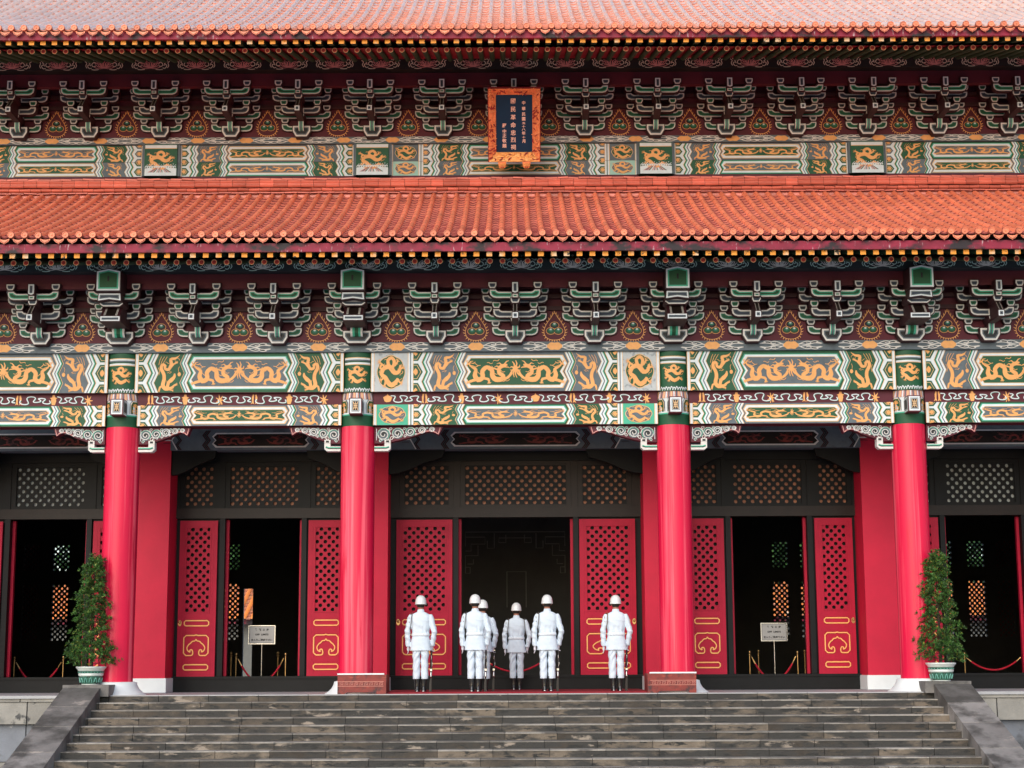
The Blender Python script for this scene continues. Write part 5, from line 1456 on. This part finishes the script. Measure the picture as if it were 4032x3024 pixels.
def tfold(p):
    sx = 1 if p.x > 0 else -1; u = abs(p.x)
    return .008 * sin(p.z * 34 + u * 60 + 2.5 * noise.noise(Vector((p.x * 5, p.y * 5, p.z * 5)))) * min(1, max(.2, (p.z - .25) * 2.2)) + .004 * noise.noise(p * 12)
trous = remeshed(T, 'trousers', .0075, 1, tfold); trous.materials.clear(); trous.materials.append(MATS[UNI])
# two-colour bits as plain meshes
def helmet_mesh():
    m = MB(); m.lathe([(.1165, 1.700), (.113, 1.712), (.110, 1.74), (.106, 1.78), (.094, 1.82), (.074, 1.85), (.045, 1.872), (.02, 1.879), (.001, 1.881)], 0, .010, HELM, 36, sy=1.14)
    m.lathe([(.1165, 1.700), (.110, 1.702), (.105, 1.72)], 0, .010, HELM, 36, sy=1.14)
    m.lathe([(.1185, 1.7005), (.1195, 1.704), (.1175, 1.709), (.1145, 1.711)], 0, .010, HELM, 36, sy=1.14); return m.mesh('helmet')
def hair_mesh():
    m = MB(); vs = []
    for i in range(5):
        z = 1.640 + i * .020; r = [.055, .066, .074, .078, .080][i]
        for k in range(19):
            a = pi - .35 + (pi + .7) * k / 18; vs.append((r * 1.06 * cos(a), .008 + r * 1.24 * sin(a), z))
    m.add(vs, [(i * 19 + k, i * 19 + k + 1, (i + 1) * 19 + k + 1, (i + 1) * 19 + k) for i in range(4) for k in range(18)], HAIR, None, True); return m.mesh('hair')
def belt_mesh():
    m = MB(); m.loft([(0, 0, 1.080, .176, .125), (0, 0, 1.083, .181, .130), (0, 0, 1.132, .176, .127), (0, 0, 1.135, .170, .120)], UN2, 40)
    for x in (-.06, -.012, .012, .06): m.ball((x, -.131, 1.108), (.005, .004, .005), STEEL, 6, 4)
    return m.mesh('belt')
def boot_mesh(s):
    m = MB(); x = s * .062
    m.tube([(x, -.006, .29), (x, -.006, .20), (x, -.012, .12), (x, -.02, .06)], [(.064, .058), (.060, .055), (.050, .047), (.046, .042)], BOOT, 18)
    m.loft([(x, .045, .0, .046, .130), (x + s * .004, .045, .02, .048, .132), (x, .040, .05, .044, .12), (x, .015, .085, .040, .082), (x, -.01, .12, .036, .05)], BOOT, 20)
    m.loft([(x, -.058, .0, .030, .030), (x, -.058, .02, .030, .030)], STEEL, 14)
    return m.mesh('boot')
def cord_mesh(s, mm):
    m = MB(); f = lambda x, y, z: (s * x, y, z)
    m.tube([f(.150, .10, 1.40), f(.170, .06, 1.50), f(.172, -.0, 1.535), f(.170, -.075, 1.49), f(.178, -.118, 1.40), f(.186, -.125, 1.30), f(.198, -.10, 1.22), f(.205, -.02, 1.19)], .0085, mm, 8)
    m.tube([f(.150, .10, 1.38), f(.195, .05, 1.50), f(.205, -.01, 1.52), f(.225, -.06, 1.44), f(.222, -.07, 1.34)], .008, mm, 8); return m.mesh('shoulder_cord')
def gloves_mesh(): pass
HELMET, HAIRM, BELT = helmet_mesh(), hair_mesh(), belt_mesh(); BOOTS = [boot_mesh(-1), boot_mesh(1)]
CORDL, CORDR, CORDG = cord_mesh(-1, CORD), cord_mesh(1, CORD), cord_mesh(-1, CORDY)
CL = {v: clothed(v) for v in ('rifle', 'out')}
def person(px, py_feet, Y, lab, var='rifle', h=1.0, cords=(CORDL,), rz=0, tilt=0):
    x, _ = at(px, 2600, Y)
    t = thing('person', lab, 'person', (x, Y, ZD + .001), 'people in white uniform standing with their backs turned', rz)
    t.scale = (h, h, h); b, j = CL[var]
    inst(b, 'body', t); inst(j, 'jacket', t); inst(trous, 'trousers', t); o = inst(HELMET, 'helmet', t); inst(HAIRM, 'hair', t); inst(BELT, 'belt', t)
    for q in BOOTS: inst(q, 'boot', t)
    for c in cords: inst(c, 'shoulder_cord', t)
    return t
def rifle_meshes():
    out = []
    m = MB(); x = 0
    m.prism([(-.022, 0), (.022, .0), (.020, .10), (.016, .26), (-.014, .26), (-.024, .12)], -.06, .06, GUNB); out.append(('stock', m.mesh('stock')))
    m = MB(); m.loft([(0, 0, .26, .018, .045), (0, 0, .30, .022, .040), (0, 0, .37, .020, .036), (0, 0, .385, .014, .03)], STEEL, 12)
    m.box(-.020, .020, -.03, .03, .40, .44, STEEL); m.tube([(.0, -.02, .46), (.02, -.035, .52), (.022, -.03, .56)], .006, STEEL, 6); out.append(('receiver', m.mesh('receiver')))
    m = MB(); m.tube([(0, 0, .37), (0, 0, .60), (0, .005, .86)], [(.017, .030), (.020, .028), (.014, .018)], GUNB, 12); out.append(('handguard', m.mesh('handguard')))
    m = MB(); m.tube([(0, 0, .84), (0, .012, 1.12)], .009, GUNB, 10); m.box(-.004, .004, .0, .035, 1.08, 1.10, STEEL); m.tube([(0, -.024, .62), (.004, -.03, .66), (0, -.022, .70)], .005, STEEL, 6); m.box(-.017, .017, -.02, .02, .80, .815, STEEL); out.append(('barrel', m.mesh('barrel')))
    return out
RM = rifle_meshes()
def rifle(p, lab, dx=.192):
    h = p.scale.x; t = thing('rifle', lab, 'rifle', (p.location.x + dx * h, p.location.y + .085 * h, ZD + .001), 'rifles held upright at the right side')
    for n, me in RM: inst(me, n, t)
    t.rotation_euler.y = radians(1.5)
    return t
g1 = person(1656, 2719, -.25, 'leftmost white-uniformed person, standing in front of the left red centre door'); rifle(g1, 'rifle held by the leftmost person')
g2 = person(1871, 2718, -.45, 'white-uniformed person left of the doorway middle, half hiding another behind', h=1.005, rz=radians(-4)); rifle(g2, 'rifle held by the second person from the left, in front of another rifle')
g3 = person(1901, 2718, .55, 'person mostly hidden behind the second person from the left', h=.97, rz=radians(3)); rifle(g3, 'rifle of the mostly hidden person, just right of the nearer rifle', .215)
g4 = person(2034, 2715, 1.95, 'white-uniformed person in the middle, farthest back in the shade, without a rifle', 'out', h=.965, cords=(CORDL, CORDR))
g5 = person(2156, 2718, -.35, 'white-uniformed person just right of the middle one, in front of the dark doorway', h=1.0, rz=radians(4)); rifle(g5, 'rifle held by the person just right of the middle')
g6 = person(2427, 2716, -.25, 'rightmost white-uniformed person with a gold shoulder cord, in front of the right red centre door', h=.995, cords=(CORDG, CORDL), rz=radians(2)); rifle(g6, 'rifle held by the rightmost person')
